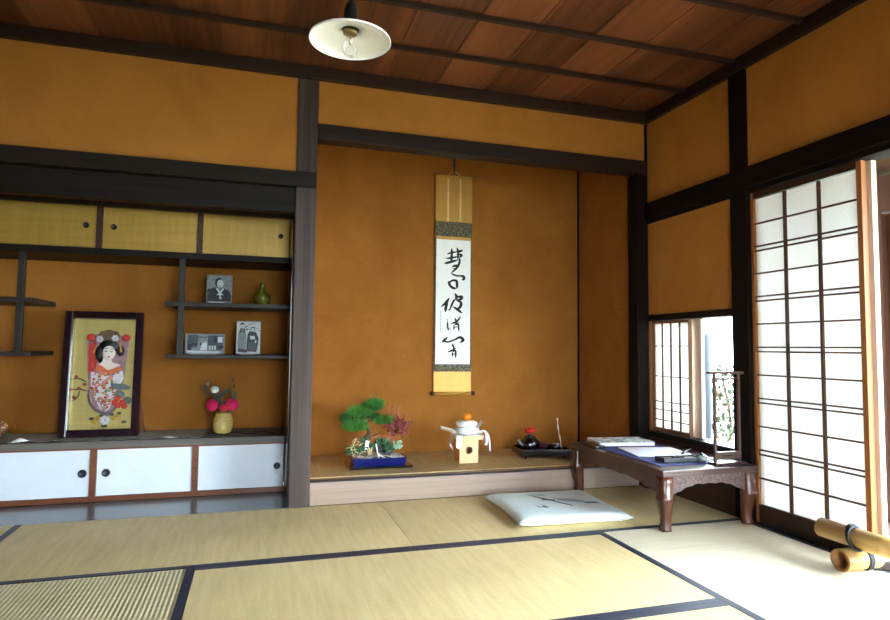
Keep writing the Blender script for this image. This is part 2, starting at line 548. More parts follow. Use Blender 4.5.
def leaf(bm, base, tip, width, up=(0, 0, 1), mi=0, curl=0.15):
    base, tip = Vector(base), Vector(tip)
    d = tip - base
    s = d.cross(Vector(up))
    if s.length < 1e-6:
        s = Vector((1, 0, 0))
    s.normalize()
    n = s.cross(d.normalized())
    prof = [(0, 0.08), (0.25, 0.8), (0.5, 1.0), (0.75, 0.7), (1, 0.05)]
    L = []; C = []; R = []
    for t, k in prof:
        c = base + d * t - n * (curl * d.length * t * t)
        L.append(bm.verts.new(c + s * (width * k * 0.5) + n * (width * 0.12 * k)))
        C.append(bm.verts.new(c))
        R.append(bm.verts.new(c - s * (width * k * 0.5) + n * (width * 0.12 * k)))
    for i in range(4):
        for a, b in ((L, C), (C, R)):
            f = bm.faces.new((a[i], a[i + 1], b[i + 1], b[i])); f.material_index = mi; f.smooth = True
    return bm

def obj(name, bm, mats, parent=None, loc=(0, 0, 0), rotz=0.0, smooth=False, recalc=True):
    me = bpy.data.meshes.new(name)
    if recalc:
        bmesh.ops.recalc_face_normals(bm, faces=bm.faces[:])
    bm.to_mesh(me)
    bm.free()
    if not isinstance(mats, (list, tuple)):
        mats = [mats]
    for m in mats:
        me.materials.append(M[m] if isinstance(m, str) else m)
    if smooth:
        for p in me.polygons:
            p.use_smooth = True
    o = bpy.data.objects.new(name, me)
    COL.objects.link(o)
    if parent is not None:
        o.parent = parent
    o.location = loc
    o.rotation_euler = (0, 0, rotz)
    return o

def tag(o, label, cat, group=None, kind=None):
    o['label'] = label
    o['category'] = cat
    if group:
        o['group'] = group
    if kind:
        o['kind'] = kind
    return o

def thing(name, label, cat, loc=(0, 0, 0), rotz=0.0, group=None, kind=None):
    o = bpy.data.objects.new(name, None)
    o.empty_display_size = 0.05
    COL.objects.link(o)
    o.location = loc
    o.rotation_euler = (0, 0, rotz)
    return tag(o, label, cat, group, kind)

def struct(name, bm, mats, label, cat, parent=None):
    o = obj(name, bm, mats, parent)
    return tag(o, label, cat, kind='structure')

def copy_tree(o, parent=None):
    c = o.copy()
    COL.objects.link(c)
    if parent is not None:
        c.parent = parent
    for ch in list(o.children):
        copy_tree(ch, c)
    return c

# ------------------------------------------------------------------ room dimensions
XL, YF = -4.62, -5.2           # left wall, wall behind the camera
DEP = 0.83                      # depth of both alcoves
FX0, FX1 = -2.42, -1.36          # open doorway in the wall behind the camera
ZC = 2.55                       # ceiling boards
TZ = 0.137                      # floor of the tokonoma
CT = 0.349                      # top of the low cupboard

# ---- floor under the mats
struct('floor', box(B(), (XL - 0.08, YF - 0.08, -0.20), (0.10, DEP + 0.08, -0.057)), 'subfloor', 'boarded floor carrying the tatami mats', 'floor')

b = box(B(), (XL, YF, -0.055), (0.0, -3.47, -0.002))
struct('floor_2', b, 'engawa', 'wooden floor strip beyond the tatami behind the camera', 'floor')

# ---- walls
b = box(B(), (XL, 0.0, 1.90), (-2.37, 0.10, 2.56))
struct('wall_back', b, 'plaster', 'ochre plaster wall above the long beam of the shelf alcove', 'wall')
b = box(B(), (-2.25, 0.0, 2.20), (0.0, 0.10, 2.56))
struct('wall_back_upper', b, 'plaster', 'ochre plaster strip above the lintel of the scroll alcove', 'wall')
b = box(B(), (XL, DEP, -0.02), (-2.30, DEP + 0.08, 2.3))
struct('wall_back_left', b, 'plaster_alcove', 'ochre plaster back wall of the shelf alcove', 'wall')
b = box(B(), (-2.34, DEP, -0.02), (0.0, DEP + 0.08, 2.6))
struct('wall_back_right', b, 'plaster_alcove', 'ochre plaster back wall behind the hanging scroll', 'wall')
b = box(B(), (-0.07, 0.02, -0.02), (-0.002, DEP, 2.59))
struct('wall_right_inner', b, 'plaster_alcove', 'dark ochre side wall closing the scroll alcove on its window side', 'wall')
b = box(B(), (-2.362, 0.02, -0.02), (-2.258, DEP, 2.56))
struct('wall_partition', b, 'plaster', 'plaster partition between shelf alcove and scroll alcove', 'wall')
b = box(B(), (XL - 0.08, YF - 0.08, 2.60), (0.10, DEP + 0.10, 2.66))
struct('ceiling_leak_seal', b, 'subfloor', 'unseen slab added above the ceiling to block light leaks', 'ceiling')  # unseen slab added to stop light leaking in from above
b = box(B(), (0.0, 0.0, -0.06), (0.10, DEP + 0.09, 2.6))
struct('wall_right_leak_seal', b, 'plaster', 'unseen outer wall added to seal light leaks beside the scroll alcove', 'wall')  # box added outside the alcove to seal a light leak
b = B()
box(b, (-2.25, 0.02, 2.45), (-0.07, DEP, 2.5))
struct('ceiling_inner', b, 'ceiling', 'hidden board ceiling over the scroll alcove', 'ceiling')

b = B()
box(b, (0.0, -0.795, 1.90), (0.09, 0.0, 2.56))
box(b, (0.0, YF, 1.90), (0.09, -0.915, 2.56))
struct('wall_right', b, 'plaster', 'shaded ochre plaster along the top of the window side', 'wall')
b = box(B(), (0.0, -0.795, 1.14), (0.09, 0.0, 1.79))
struct('wall_right_middle', b, 'plaster', 'ochre plaster panel over the small low window', 'wall')
b = box(B(), (0.0, -0.795, -0.06), (0.09, 0.0, 0.36))
struct('wall_right_lower', b, 'dark_wainscot', 'dark boards below the small window behind the desk', 'wall')
b = box(B(), (0.0, YF, -0.14), (0.09, -3.62, 1.79))
struct('wall_right_front', b, 'dark_wall', 'unseen wall past the open doorway near the camera, made dark to cut bounce light', 'wall')
b = box(B(), (XL - 0.08, YF, -0.14), (XL, DEP, 2.6))
struct('wall_left', b, 'dark_wall', 'unseen wall on the far left outside the frame, made dark to cut bounce light', 'wall')
b = B()
box(b, (XL - 0.08, YF - 0.08, 1.80), (0.09, YF, 2.6))
box(b, (XL - 0.08, YF - 0.08, -0.14), (FX0, YF, 1.80))
box(b, (FX1, YF - 0.08, -0.14), (0.09, YF, 1.80))
struct('wall_front', b, 'dark_wall', 'unseen wall behind the camera, made dark to cut bounce light', 'wall')

# ---- ceiling: cedar boards running into the room, each lapped over the next, battens across
b = B()
x = -0.0
k = 0
edges = [0.0, -0.28] + [-0.28 - 0.313 * i for i in range(1, 15)]
for i in range(len(edges) - 1):
    x1, x0 = edges[i], max(edges[i + 1], XL)
    if x1 <= XL:
        break
    h = 0.006
    vs = [bm_v for bm_v in []]
    a = [b.verts.new(p) for p in ((x0 - 0.012, YF, ZC + 0.0), (x1, YF, ZC + h), (x1, 0.0, ZC + h), (x0 - 0.012, 0.0, ZC + 0.0))]
    t = [b.verts.new(p) for p in ((x0 - 0.012, YF, ZC + 0.008), (x1, YF, ZC + h + 0.008), (x1, 0.0, ZC + h + 0.008), (x0 - 0.012, 0.0, ZC + 0.008))]
    b.faces.new(a); b.faces.new(list(reversed(t)))
    for q in range(4):
        b.faces.new((a[q], t[q], t[(q + 1) % 4], a[(q + 1) % 4]))
box(b, (XL, YF, ZC + 0.016), (0.0, 0.0, ZC + 0.03))
ceil_mat, nt, bs, o_ = new_mat('cedar_board_ceiling')
v = coords(nt, (1 / 0.313, 0, 0))
ad = nt.nodes.new('ShaderNodeVectorMath'); ad.operation = 'ADD'
ad.inputs[1].default_value = (0.28 / 0.313 + 40.0, 0, 0)
nt.links.new(v, ad.inputs[0])
fl = nt.nodes.new('ShaderNodeVectorMath'); fl.operation = 'FLOOR'
nt.links.new(ad.outputs[0], fl.inputs[0])
wn = nt.nodes.new('ShaderNodeTexWhiteNoise'); wn.noise_dimensions = '3D'
nt.links.new(fl.outputs[0], wn.inputs['Vector'])
g1 = noise_tex(nt, coords(nt, (46, 1.1, 46)), 1.0, 6, 0.62, 0.8)
g2 = noise_tex(nt, coords(nt, (5, 0.5, 5)), 1.0, 3, 0.5, 1.0)
s1 = nt.nodes.new('ShaderNodeMath'); s1.operation = 'MULTIPLY_ADD'
nt.links.new(wn.outputs['Value'], s1.inputs[0]); s1.inputs[1].default_value = 0.3
s2 = nt.nodes.new('ShaderNodeMath'); s2.operation = 'MULTIPLY_ADD'
nt.links.new(g1, s2.inputs[0]); s2.inputs[1].default_value = 0.4
s3 = nt.nodes.new('ShaderNodeMath'); s3.operation = 'MULTIPLY'
nt.links.new(g2, s3.inputs[0]); s3.inputs[1].default_value = 0.45
nt.links.new(s3.outputs[0], s2.inputs[2])
nt.links.new(s2.outputs[0], s1.inputs[2])
nt.links.new(ramp(nt, s1.outputs[0], [(0.38, lin(62, 31, 17)), (0.78, lin(146, 88, 54))]), bs.inputs['Base Color'])
bs.inputs['Roughness'].default_value = 0.42
bump(nt, bs, g1, 0.2, 0.001)
ceil = struct('ceiling', b, ceil_mat, 'reddish cedar board ceiling with dark battens across the boards', 'ceiling')
for yb in (-0.43, -0.85, -1.31, -1.75, -2.19, -2.63, -3.07, -3.51, -3.95):
    obj('batten', box(B(), (XL, yb - 0.013, ZC - 0.024), (-0.03, yb + 0.013, ZC - 0.0005), 0.003), 'batten', ceil)

# ---- cornices, beams, posts
def cornice(axis, lo, hi):
    bb = B()
    box(bb, lo, hi, 0.004)
    return bb
b = cornice('X', (XL, -0.035, 2.474), (-0.0, 0.0, 2.532))
box(b, (XL, -0.028, 2.532), (0.0, 0.0, ZC - 0.001), 0.002)
struct('trim_1', b, 'cornice', 'brown cornice where the ceiling meets the back wall', 'cornice')
b = cornice('Y', (-0.035, YF, 2.474), (0.0, -0.036, 2.532))
box(b, (-0.028, YF, 2.532), (0.0, -0.036, ZC - 0.001), 0.002)
struct('trim_2', b, 'cornice_y', 'dark cornice where the ceiling meets the window side', 'cornice')
struct('trim_3', box(B(), (-2.37, -0.012, -0.05), (-2.252, 0.10, 2.474), 0.006), 'post', 'tall weathered grey main post between the two alcoves', 'post')
b = B()
box(b, (XL, -0.042, 1.826), (-2.258, 0.05, 1.912), 0.004)
box(b, (XL, 0.012, 1.682), (-2.371, 0.05, 1.825), 0.003)  # lower board deepened; its dark wood stands in for the shade above the doors
box(b, (XL, 0.05, 1.752), (-2.371, 0.40, 1.775))
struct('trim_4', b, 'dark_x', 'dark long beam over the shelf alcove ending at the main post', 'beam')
struct('trim_5', box(B(), (-2.252, -0.022, 2.12), (-0.02, 0.08, 2.212), 0.004), 'lintel', 'dark brown lintel across the top of the scroll alcove', 'lintel')
b = B()
box(b, (-0.092, -0.006, -0.05), (-0.001, 0.10, 2.119), 0.004)
box(b, (-0.022, -0.006, 2.119), (-0.001, 0.10, 2.474), 0.003)
struct('trim_6', b, 'dark_z', 'near-black corner post between scroll alcove and window', 'post')
struct('trim_7', box(B(), (-0.02, -0.915, -0.05), (0.10, -0.795, 2.58), 0.005), 'dark_z', 'near-black post between the small window and the paper door', 'post')
b = B()
box(b, (-0.034, YF, 1.80), (0.03, -0.007, 1.912), 0.005)
box(b, (-0.012, YF, 1.772), (0.10, -0.007, 1.80), 0.003)
struct('trim_8', b, 'dark_y', 'near-black long beam over the window and the paper doors', 'beam')
b = B()
box(b, (-0.02, -3.62, -0.06), (0.10, -0.913, 0.002), 0.003)
struct('trim_9', b, 'dark_y', 'dark grooved door sill along the window side', 'sill')
b = box(B(), (-2.252, -0.012, 0.004), (-0.093, 0.11, TZ - 0.004), 0.006)
struct('trim_10', b, 'ledge', 'pale brown raised front ledge of the scroll alcove', 'ledge')
b = box(B(), (XL, 0.002, -0.05), (-2.371, DEP, 0.001))
struct('trim_11', b, 'board_gloss', 'dark polished board in front of the low white cupboard', 'floor board')
b = box(B(), (-0.09, -3.72, -0.05), (0.10, -3.62, 2.474), 0.005)
struct('trim_12', b, 'dark_z', 'dark post at the near end of the open doorway', 'post')
struct('trim_13', box(B(), (-2.376, 0.101, 0.002), (-2.363, 0.42, 1.75)), 'black_lacquer', 'black end strip beside the cupboards in the shelf alcove', 'trim')
struct('trim_14', box(B(), (-0.083, DEP - 0.014, TZ), (-0.0715, DEP - 0.001, 2.45)), 'dark_z', 'thin dark corner strip at the back of the scroll alcove', 'trim')

# ---- the floor mat of the tokonoma
t = thing('alcove_mat', 'dull woven mat covering the raised floor of the scroll alcove', 'mat', (0, 0, 0))
obj('mat_body', box(B(), (-2.25, 0.115, 0.03), (-0.097, DEP - 0.003, TZ - 0.001)), tatami('alcove_mat_weave', lin(196, 170, 116), lin(218, 194, 140), 'X', 0.15, 0.9), t)
obj('border', box(B(), (-2.25, -0.012, TZ - 0.003), (-0.097, 0.016, TZ + 0.0005)), 'border', t)  # thin dark strip along the top front edge of the ledge

# ---- tatami mats
xA, xB, xD, xE = -3.659, -1.848, -2.778, -0.922
y1, y2, y3, y4 = -0.864, -1.730, -2.594, -3.458
BW = 0.032
def mat_(x0, x1, ya, yb, axis, body, label, borders=('lo', 'hi')):
    g = 0.0012
    cx, cy = (x0 + x1) / 2, (ya + yb) / 2
    tt = thing('tatami_mat', label, 'tatami mat', (cx, cy, -0.055), 0, 'tatami mats on the floor')
    hx, hy = (x1 - x0) / 2 - g, (yb - ya) / 2 - g
    obj('mat_body', box(B(), (-hx, -hy, 0), (hx, hy, 0.055), 0.002), body, tt)
    for s, nm in ((-1, 'lo'), (1, 'hi')):
        if nm not in borders:
            continue
        if axis == 'X':
            c0, c1 = sorted((s * hy, s * (hy - BW)))
            bb = box(B(), (-hx - 0.0004, c0 - (0.0004 if s < 0 else 0), 0.04), (hx + 0.0004, c1 + (0.0004 if s > 0 else 0), 0.0562), 0.0005)
        else:
            c0, c1 = sorted((s * hx, s * (hx - BW)))
            bb = box(B(), (c0 - (0.0004 if s < 0 else 0), -hy - 0.0004, 0.04), (c1 + (0.0004 if s > 0 else 0), hy + 0.0004, 0.0562), 0.0005)
        obj('border', bb, 'border', tt)
mat_(xA, xB, y1, 0.0, 'X', 'tatami_x', 'tatami mat along the low white cupboard and foot of the main post', ('lo',))
mat_(xB, -0.022, y1, 0.0, 'X', 'tatami_x', 'tatami mat under the aqua cushion and the carved desk', ('lo',))
mat_(xD, xE, y2, y1, 'X', 'tatami_x', 'tan tatami mat in the middle of the room, between ribbed and whitish mats')
mat_(xE, -0.022, y3, y1, 'Y', 'tatami_lit', 'tatami mat beside the paper door and bamboo barrier, doorway light painted into its whitish colour')
mat_(xA, xD, y3, y1, 'Y', 'tatami_ribbed', 'pale tatami mat with clear ribs, their shade painted as strong stripes')
mat_(xD, xE, y3, y2, 'X', 'tatami_x', 'tatami mat of which a sliver shows at the bottom edge')
mat_(XL + 0.01, xA, y2, 0.0, 'Y', 'tatami_y', 'tatami mat at the far left edge, only its corner showing')
mat_(XL + 0.01, xA, y4, y2, 'Y', 'tatami_y', 'tatami mat at the left out of the frame')
mat_(xA, xB, y4, y3, 'X', 'tatami_x', 'tatami mat under the camera, left of two')
mat_(xB, -0.022, y4, y3, 'X', 'tatami_x', 'tatami mat under the camera by the open doorway')

# ------------------------------------------------------------------ shoji doors and window
def lattice_bars(bm, ys, zs, x0, x1, y0, yend, z0, z1, wv, wh):
    for y in ys:
        box(bm, (x0, y - wv / 2, z0), (x1, y + wv / 2, z1))
    for z in zs:
        box(bm, (x0 + 0.002, y0, z - wh / 2), (x1 - 0.002, yend, z + wh / 2))

ZT, ZB = 1.733, 0.098
rows = []
unit = (ZT - ZB) / 12.0
for i in range(1, 12):
    z = ZT - i * unit
    if i % 2 == 0:
        rows += [z + 0.012, z - 0.012]
    else:
        rows.append(z)
def shoji_door(name, label, xx, ya, yb, pane):
    """frame depth 0.03 from xx; ya (far) > yb (near)"""
    t = thing(name, label, 'sliding door', (xx, (ya + yb) / 2, 0.003), 0, None, 'structure')
    hy = (ya - yb) / 2
    z0 = 0.0
    bb = B()
    box(bb, (0, hy - 0.020, z0), (0.03, hy, 1.766), 0.002)
    box(bb, (0, -hy, z0), (0.03, -hy + 0.026, 1.766), 0.002)
    obj('stile', bb, ['shoji_edge'], t)
    bb = B()
    box(bb, (0.0005, -hy + 0.026, ZT), (0.0295, hy - 0.020, 1.766), 0.001)
    box(bb, (0.0005, -hy + 0.026, z0), (0.0295, hy - 0.020, ZB - 0.003), 0.001)
    obj('rail', bb, 'shoji_rail', t)
    W = 2 * hy - 0.046
    yy0, yy1 = -hy + 0.026, hy - 0.020
    bb = B()
    lattice_bars(bb, [yy0 + W / 3, yy0 + 2 * W / 3], [z - 0.003 for z in rows], 0.001, 0.016, yy0, yy1, ZB - 0.003, ZT - 0.003, 0.0112, 0.0078)
    obj('lattice', bb, 'lattice', t)
    obj('paper', box(B(), (0.017, yy0, ZB - 0.003), (0.0178, yy1, ZT - 0.003)), pane, t)
    return t
shoji_door('door_1', 'white paper sliding door with dark lattice beside the near-black post', 0.008, -0.916, -1.566, 'paper')
t = thing('door_2', 'second sliding door stacked outside the paper door, only its pale edge showing', 'sliding door', (0.050, -1.245, 0.003), 0, None, 'structure')
bb = B()
box(bb, (0, 0.306, 0), (0.03, 0.336, 1.766), 0.002)
box(bb, (0, -0.336, 0), (0.03, -0.306, 1.766), 0.002)
obj('stile', bb, 'pale_wood', t)
bb = B()
box(bb, (0, -0.306, 1.736), (0.03, 0.306, 1.766), 0.001)
box(bb, (0, -0.306, 0), (0.03, 0.306, 0.09), 0.001)
obj('rail', bb, 'pale_wood', t)
obj('glass_pane', box(B(), (0.013, -0.306, 0.09), (0.016, 0.306, 1.736)), 'glass', t)

t = thing('window_1', 'small low window above the desk, half paper screen and half open to the garden', 'window', (0, 0, 0), 0, None, 'structure')
bb = B()
box(bb, (-0.012, -0.797, 1.104), (0.10, -0.006, 1.145), 0.003)
box(bb, (-0.016, -0.797, 0.33), (0.11, -0.006, 0.366), 0.003)
obj('frame', bb, 'dark_y', t)
bb = B()
box(bb, (0.0, -0.016, 0.366), (0.10, -0.007, 1.104), 0.002)
obj('jamb', bb, 'shoji_edge', t)
s = obj('sash', B(), 'shoji_wood', t)
bm = bmesh.new()
ya, yb = -0.017, -0.388
box(bm, (0.018, ya - 0.010, 0.368), (0.04, ya, 1.102), 0.001)
box(bm, (0.018, yb, 0.368), (0.04, yb + 0.010, 1.102), 0.001)
box(bm, (0.018, yb + 0.010, 1.084), (0.04, ya - 0.010, 1.102), 0.001)
box(bm, (0.018, yb + 0.010, 0.368), (0.04, ya - 0.010, 0.392), 0.001)
bm.to_mesh(s.data); bm.free()
bb = B()
q0, q1 = yb + 0.010, ya - 0.010
wv = (q1 - q0) / 4
lattice_bars(bb, [q0 + wv * i for i in (1, 2, 3)], [0.934, 0.733, 0.566, 0.513, 0.446], 0.019, 0.031, q0, q1, 0.392, 1.084, 0.0065, 0.0065)
obj('lattice', bb, 'lattice', t)
obj('paper', box(B(), (0.032, q0, 0.392), (0.0328, q1, 1.084)), 'paper', t)
bb = B()
yb2 = -0.452
box(bb, (0.055, yb2, 0.368), (0.08, yb2 + 0.085, 1.102), 0.001)
box(bb, (0.055, -0.050, 0.368), (0.08, -0.032, 1.102), 0.001)
box(bb, (0.055, yb2 + 0.085, 1.08), (0.08, -0.05, 1.102), 0.001)
box(bb, (0.055, yb2 + 0.085, 0.368), (0.08, -0.05, 0.40), 0.001)
s2_ = obj('outer_sash', bb, 'pale_wood', t)
obj('glass_pane', box(B(), (0.066, yb2 + 0.085, 0.40), (0.069, -0.05, 1.08)), 'glass', s2_)

# ------------------------------------------------------------------ cupboards of the shelf alcove
def door_panel(name, parent, x0, x1, z0, z1, y, mat, frame_mat, pull_x, pull_z, pull_mat, r):
    d = obj(name, box(B(), (x0, y, z0), (x1, y + 0.018, z1), 0.001), mat, parent)
    if pull_x is not None:
        bb = B()
        # recessed round pull: rim ring and sunk dish, axis along Y
        prof = [(0.0001, 0.001), (r * 0.62, 0.001), (r * 0.72, -0.003), (r, -0.003), (r, 0.002)]
        rs = []
        for rr, dy in prof:
            rs.append([bb.verts.new((pull_x + math.cos(2 * PI * i / 24) * rr, y + dy - 0.002, pull_z + math.sin(2 * PI * i / 24) * rr)) for i in range(24)])
        for i in range(len(rs) - 1):
            bridge(bb, rs[i], rs[i + 1])
        obj('pull', bb, pull_mat, d)
    return d

t = thing('upper_cupboard', 'shallow cupboard with gold paper doors under the long beam', 'cupboard', (0, 0, 0))
bb = B()
box(bb, (XL + 0.003, 0.398, 1.432), (-2.377, DEP - 0.003, 1.470), 0.003)
box(bb, (XL + 0.003, 0.402, 1.726), (-2.377, DEP - 0.003, 1.751))
obj('body', bb, 'dark_x', t)
bb = B()
for xs in (-3.467, -2.914, -4.02):
    box(bb, (xs - 0.017, 0.405, 1.471), (xs + 0.017, 0.425, 1.726), 0.002)
box(bb, (XL + 0.003, 0.403, 1.719), (-2.377, 0.426, 1.7255))
obj('door_stile', bb, 'shoji_rail', t)
door_panel('door', t, -4.58, -4.038, 1.472, 1.718, 0.412, 'gold', None, None, 1.6, 'pull_black', 0.013)
door_panel('door', t, -4.002, -3.485, 1.472, 1.718, 0.412, 'gold', None, -3.537, 1.603, 'pull_black', 0.017)
door_panel('door', t, -3.449, -2.932, 1.472, 1.718, 0.412, 'gold', None, -3.391, 1.601, 'pull_black', 0.017)
door_panel('door', t, -2.896, -2.380, 1.472, 1.718, 0.412, 'gold', None, -2.434, 1.606, 'pull_black', 0.016)

t = thing('low_cupboard', 'low cupboard with white sliding doors along the shelf alcove', 'cupboard', (0, 0, 0))
bb = B()
box(bb, (XL + 0.003, 0.388, 0.308), (-2.377, DEP - 0.003, CT - 0.001), 0.004)
obj('top', bb, wood('cupboard_top_wood', lin(70, 66, 62), lin(112, 106, 98), 'X', 0.5), t)
bb = B()
box(bb, (XL + 0.003, 0.401, 0.003), (-2.377, 0.43, 0.032), 0.002)
box(bb, (XL + 0.003, 0.401, 0.298), (-2.377, 0.43, 0.3075), 0.001)
for xs in (-3.444, -2.897, -4.0):
    box(bb, (xs - 0.017, 0.4005, 0.032), (xs + 0.017, 0.43, 0.299), 0.002)
obj('door_frame', bb, 'red_lacquer_rail', t)
door_panel('door', t, -4.58, -4.02, 0.034, 0.297, 0.410, 'white_door', None, None, 0.16, 'pull', 0.02)
door_panel('door', t, -3.98, -3.463, 0.034, 0.297, 0.410, 'white_door', None, -3.498, 0.164, 'pull', 0.023)
door_panel('door', t, -3.425, -2.916, 0.034, 0.297, 0.410, 'white_door', None, -3.376, 0.164, 'pull', 0.023)
door_panel('door', t, -2.878, -2.380, 0.034, 0.297, 0.410, 'white_door', None, -2.42, 0.161, 'pull', 0.021)

t = thing('wall_shelf', 'staggered double shelf beside the main post carrying the pictures', 'shelf', (0, 0, 0))
obj('board', box(B(), (-3.095, 0.402, 1.142), (-2.377, DEP - 0.003, 1.169), 0.003), 'shelf', t)
obj('board', box(B(), (-3.085, 0.402, 0.826), (-2.377, DEP - 0.003, 0.849), 0.003), 'shelf', t)
for za, zb in ((0.849, 1.142), (1.169, 1.431)):
    obj('post', box(B(), (-3.026, 0.412, za), (-2.992, 0.446, zb), 0.003), 'shelf', t)
t = thing('wall_shelf', 'empty staggered double shelf without any pictures', 'shelf', (0, 0, 0))
obj('board', box(B(), (XL + 0.003, 0.402, 1.140), (-3.785, DEP - 0.003, 1.168), 0.003), 'shelf', t)
obj('board', box(B(), (XL + 0.003, 0.402, 0.836), (-3.785, DEP - 0.003, 0.860), 0.003), 'shelf', t)
for za, zb in ((0.86, 1.140), (1.168, 1.431)):
    obj('post', box(B(), (-3.872, 0.412, za), (-3.838, 0.446, zb), 0.003), 'shelf', t)

# ---- framed battledore picture -------------------------------------------------
t = thing('display_case', 'tall dark lacquered glass case holding an ornamental paddle of a lady', 'display case', (-3.442, 0.49, CT + 0.001), math.radians(2))
TILT = math.radians(4.0)
def tl(u, v, w):
    """u across, v up, w towards the back; leaning back slightly"""
    return (u, v * math.sin(TILT) + w * math.cos(TILT), v * math.cos(TILT) - w * math.sin(TILT) + 0.0)
def tbox(bm, u0, u1, v0, v1, w0, w1, bev=0.0, mi=0):
    R = Matrix.Rotation(-TILT, 3, 'X')
    c = Vector(tl((u0 + u1) / 2, (v0 + v1) / 2, (w0 + w1) / 2))
    h = Vector(((u1 - u0) / 2, (w1 - w0) / 2, (v1 - v0) / 2))
    box(bm, c - h, c + h, bev, mi, R)
HW, HH = 0.214, 0.757
bb = B()
fw = 0.046
tbox(bb, -HW, -HW + fw, 0.008, HH, 0, 0.075, 0.008)
tbox(bb, HW - fw, HW, 0.008, HH, 0, 0.075, 0.008)
tbox(bb, -HW + fw, HW - fw, HH - fw, HH, 0, 0.075, 0.006)
tbox(bb, -HW + fw, HW - fw, 0.008, 0.008 + fw, 0, 0.075, 0.006)
obj('case_frame', bb, 'case_lacquer', t)
bb = B(); tbox(bb, -HW + fw - 0.003, HW - fw + 0.003, 0.050, HH - fw + 0.003, 0.066, 0.074)
obj('backing', bb, 'case_back', t)
bb = B(); tbox(bb, -HW + fw, HW - fw, 0.054, HH - fw, 0.010, 0.012)
obj('glass_pane', bb, 'case_glass', t)
bb = B()
tube(bb, [tl(HW - 0.02, 0.30, 0.076), (HW + 0.018, 0.15, 0.012)], 0.007, 8)
obj('easel_foot', bb, 'red_lacquer_rail', t)
bb = B()
tube(bb, [tl(-HW + 0.02, 0.30, 0.076), (-HW + 0.03, 0.15, 0.012)], 0.007, 8)
obj('easel_foot', bb, 'red_lacquer_rail', t)
# figure, measured in 5.35 mm steps about the middle of the backing
SC = 0.00585
def fp(px, py, w):
    return tl((px - 104.7) * SC, 0.060 + (430.5 - py) * SC, 0.064 - w)
def fpoly(bm, pts, w0, w1, mi=0):
    prism(bm, pts, lambda u, v, d: fp(u, v, w0 + d), w1 - w0, mi)
RT = Matrix.Rotation(-TILT, 3, 'X')
def fblob(bm, px, py, rx, ry, w, d=0.008, mi=0):
    blob(bm, fp(px, py, w), (rx * SC, d, ry * SC), 14, 8, mi, 0, RT)
bb = B()
fpoly(bb, [(88, 337), (92, 334), (124, 336), (127, 340), (124.5, 372), (122, 395), (118, 408), (111.5, 416), (110.5, 428), (106.5, 428), (105.5, 416), (97, 408), (92, 392), (89.5, 370)], 0.0, 0.009)
pd = obj('paddle', bb, 'silk_mauve', t)
bb = B()
fpoly(bb, [(90, 346), (95, 342), (99, 352), (98, 364), (94, 376), (90.5, 372)], 0.0095, 0.014)
fblob(bb, 94, 365, 3.0, 6.0, 0.016, 0.005)
obj('red_robe', bb, 'silk_red', t)
for cx in (91.5, 124):
    bb = B()
    fblob(bb, cx, 337.8, 4.2, 3.8, 0.012)
    obj('tassel', bb, 'silk_red', t)
bb = B()
fblob(bb, 108.5, 347, 9.5, 7.0, 0.016, 0.008)
fblob(bb, 99.5, 354, 3.6, 7.5, 0.016, 0.007)
fblob(bb, 119.5, 351.5, 4.0, 5.6, 0.016, 0.007)
fblob(bb, 101.5, 361, 2.6, 3.0, 0.016, 0.006)
obj('hair', bb, 'doll_hair', t)
bb = B()
fblob(bb, 108.8, 353.8, 5.9, 7.6, 0.022, 0.010)
fpoly(bb, [(104, 359), (110.5, 360), (113, 364), (120, 366), (119, 369), (108, 372), (100, 366), (103, 363)], 0.016, 0.021)
fa = obj('face', bb, 'skin', t)
bb = B()
fblob(bb, 106.6, 352.2, 1.3, 0.55, 0.0318, 0.001)
fblob(bb, 111.6, 352.8, 1.2, 0.55, 0.0314, 0.001)
fblob(bb, 106.3, 349.4, 1.6, 0.35, 0.0300, 0.001)
fblob(bb, 111.9, 350.0, 1.5, 0.35, 0.0298, 0.001)
obj('eye', bb, 'doll_hair', fa)
bb = B(); fblob(bb, 109.4, 358.0, 1.1, 0.8, 0.0305, 0.001)
obj('lips', bb, 'lip', fa)
bb = B(); fblob(bb, 109.2, 355.0, 0.7, 1.6, 0.0325, 0.002)
obj('nose', bb, 'skin', fa)
bb = B()
fpoly(bb, [(97, 336.5), (100, 331.5), (108, 329.5), (116, 331.5), (119, 336.5), (116, 340.5), (100, 340.5)], 0.012, 0.022)
obj('comb', bb, 'silk_brown', t)
for cx, cy, r in ((99.5, 339.5, 3.4), (114, 338.5, 3.3)):
    bb = B()
    for k in range(6):
        fblob(bb, cx + math.cos(k * PI / 3) * r * 0.6, cy + math.sin(k * PI / 3) * r * 0.6, r * 0.5, r * 0.5, 0.025, 0.004)
    obj('hair_flower', bb, 'silk_white', t)
bb = B()
fpoly(bb, [(118, 343), (119.2, 343), (121, 353), (119.6, 353)], 0.023, 0.025)
obj('hairpin', bb, 'silk_gold', t)
bb = B()
fpoly(bb, [(97.2, 345), (98.2, 345), (94.6, 355), (93.6, 354)], 0.023, 0.025)
obj('hairpin', bb, 'silk_gold', t)
bb = B()
fpoly(bb, [(98, 366), (102, 366.5), (109, 372), (119, 367.5), (122, 371), (110, 377), (104, 376), (97, 371)], 0.018, 0.024)
obj('collar', bb, plain('orange_silk', lin(216, 104, 58), 0.5, vary=0.25, scale=60), t)
bb = B()
fpoly(bb, [(93, 373), (104, 376.5), (110, 377.5), (122, 372), (124, 380), (119, 390), (113, 398), (100, 398), (94, 388)], 0.012, 0.019)
fblob(bb, 116, 381, 5, 8, 0.016, 0.008)
fblob(bb, 105, 391, 6, 7, 0.014, 0.008)
fpoly(bb, [(97, 398), (116, 398), (112, 411), (108, 414), (103, 411)], 0.0095, 0.017)
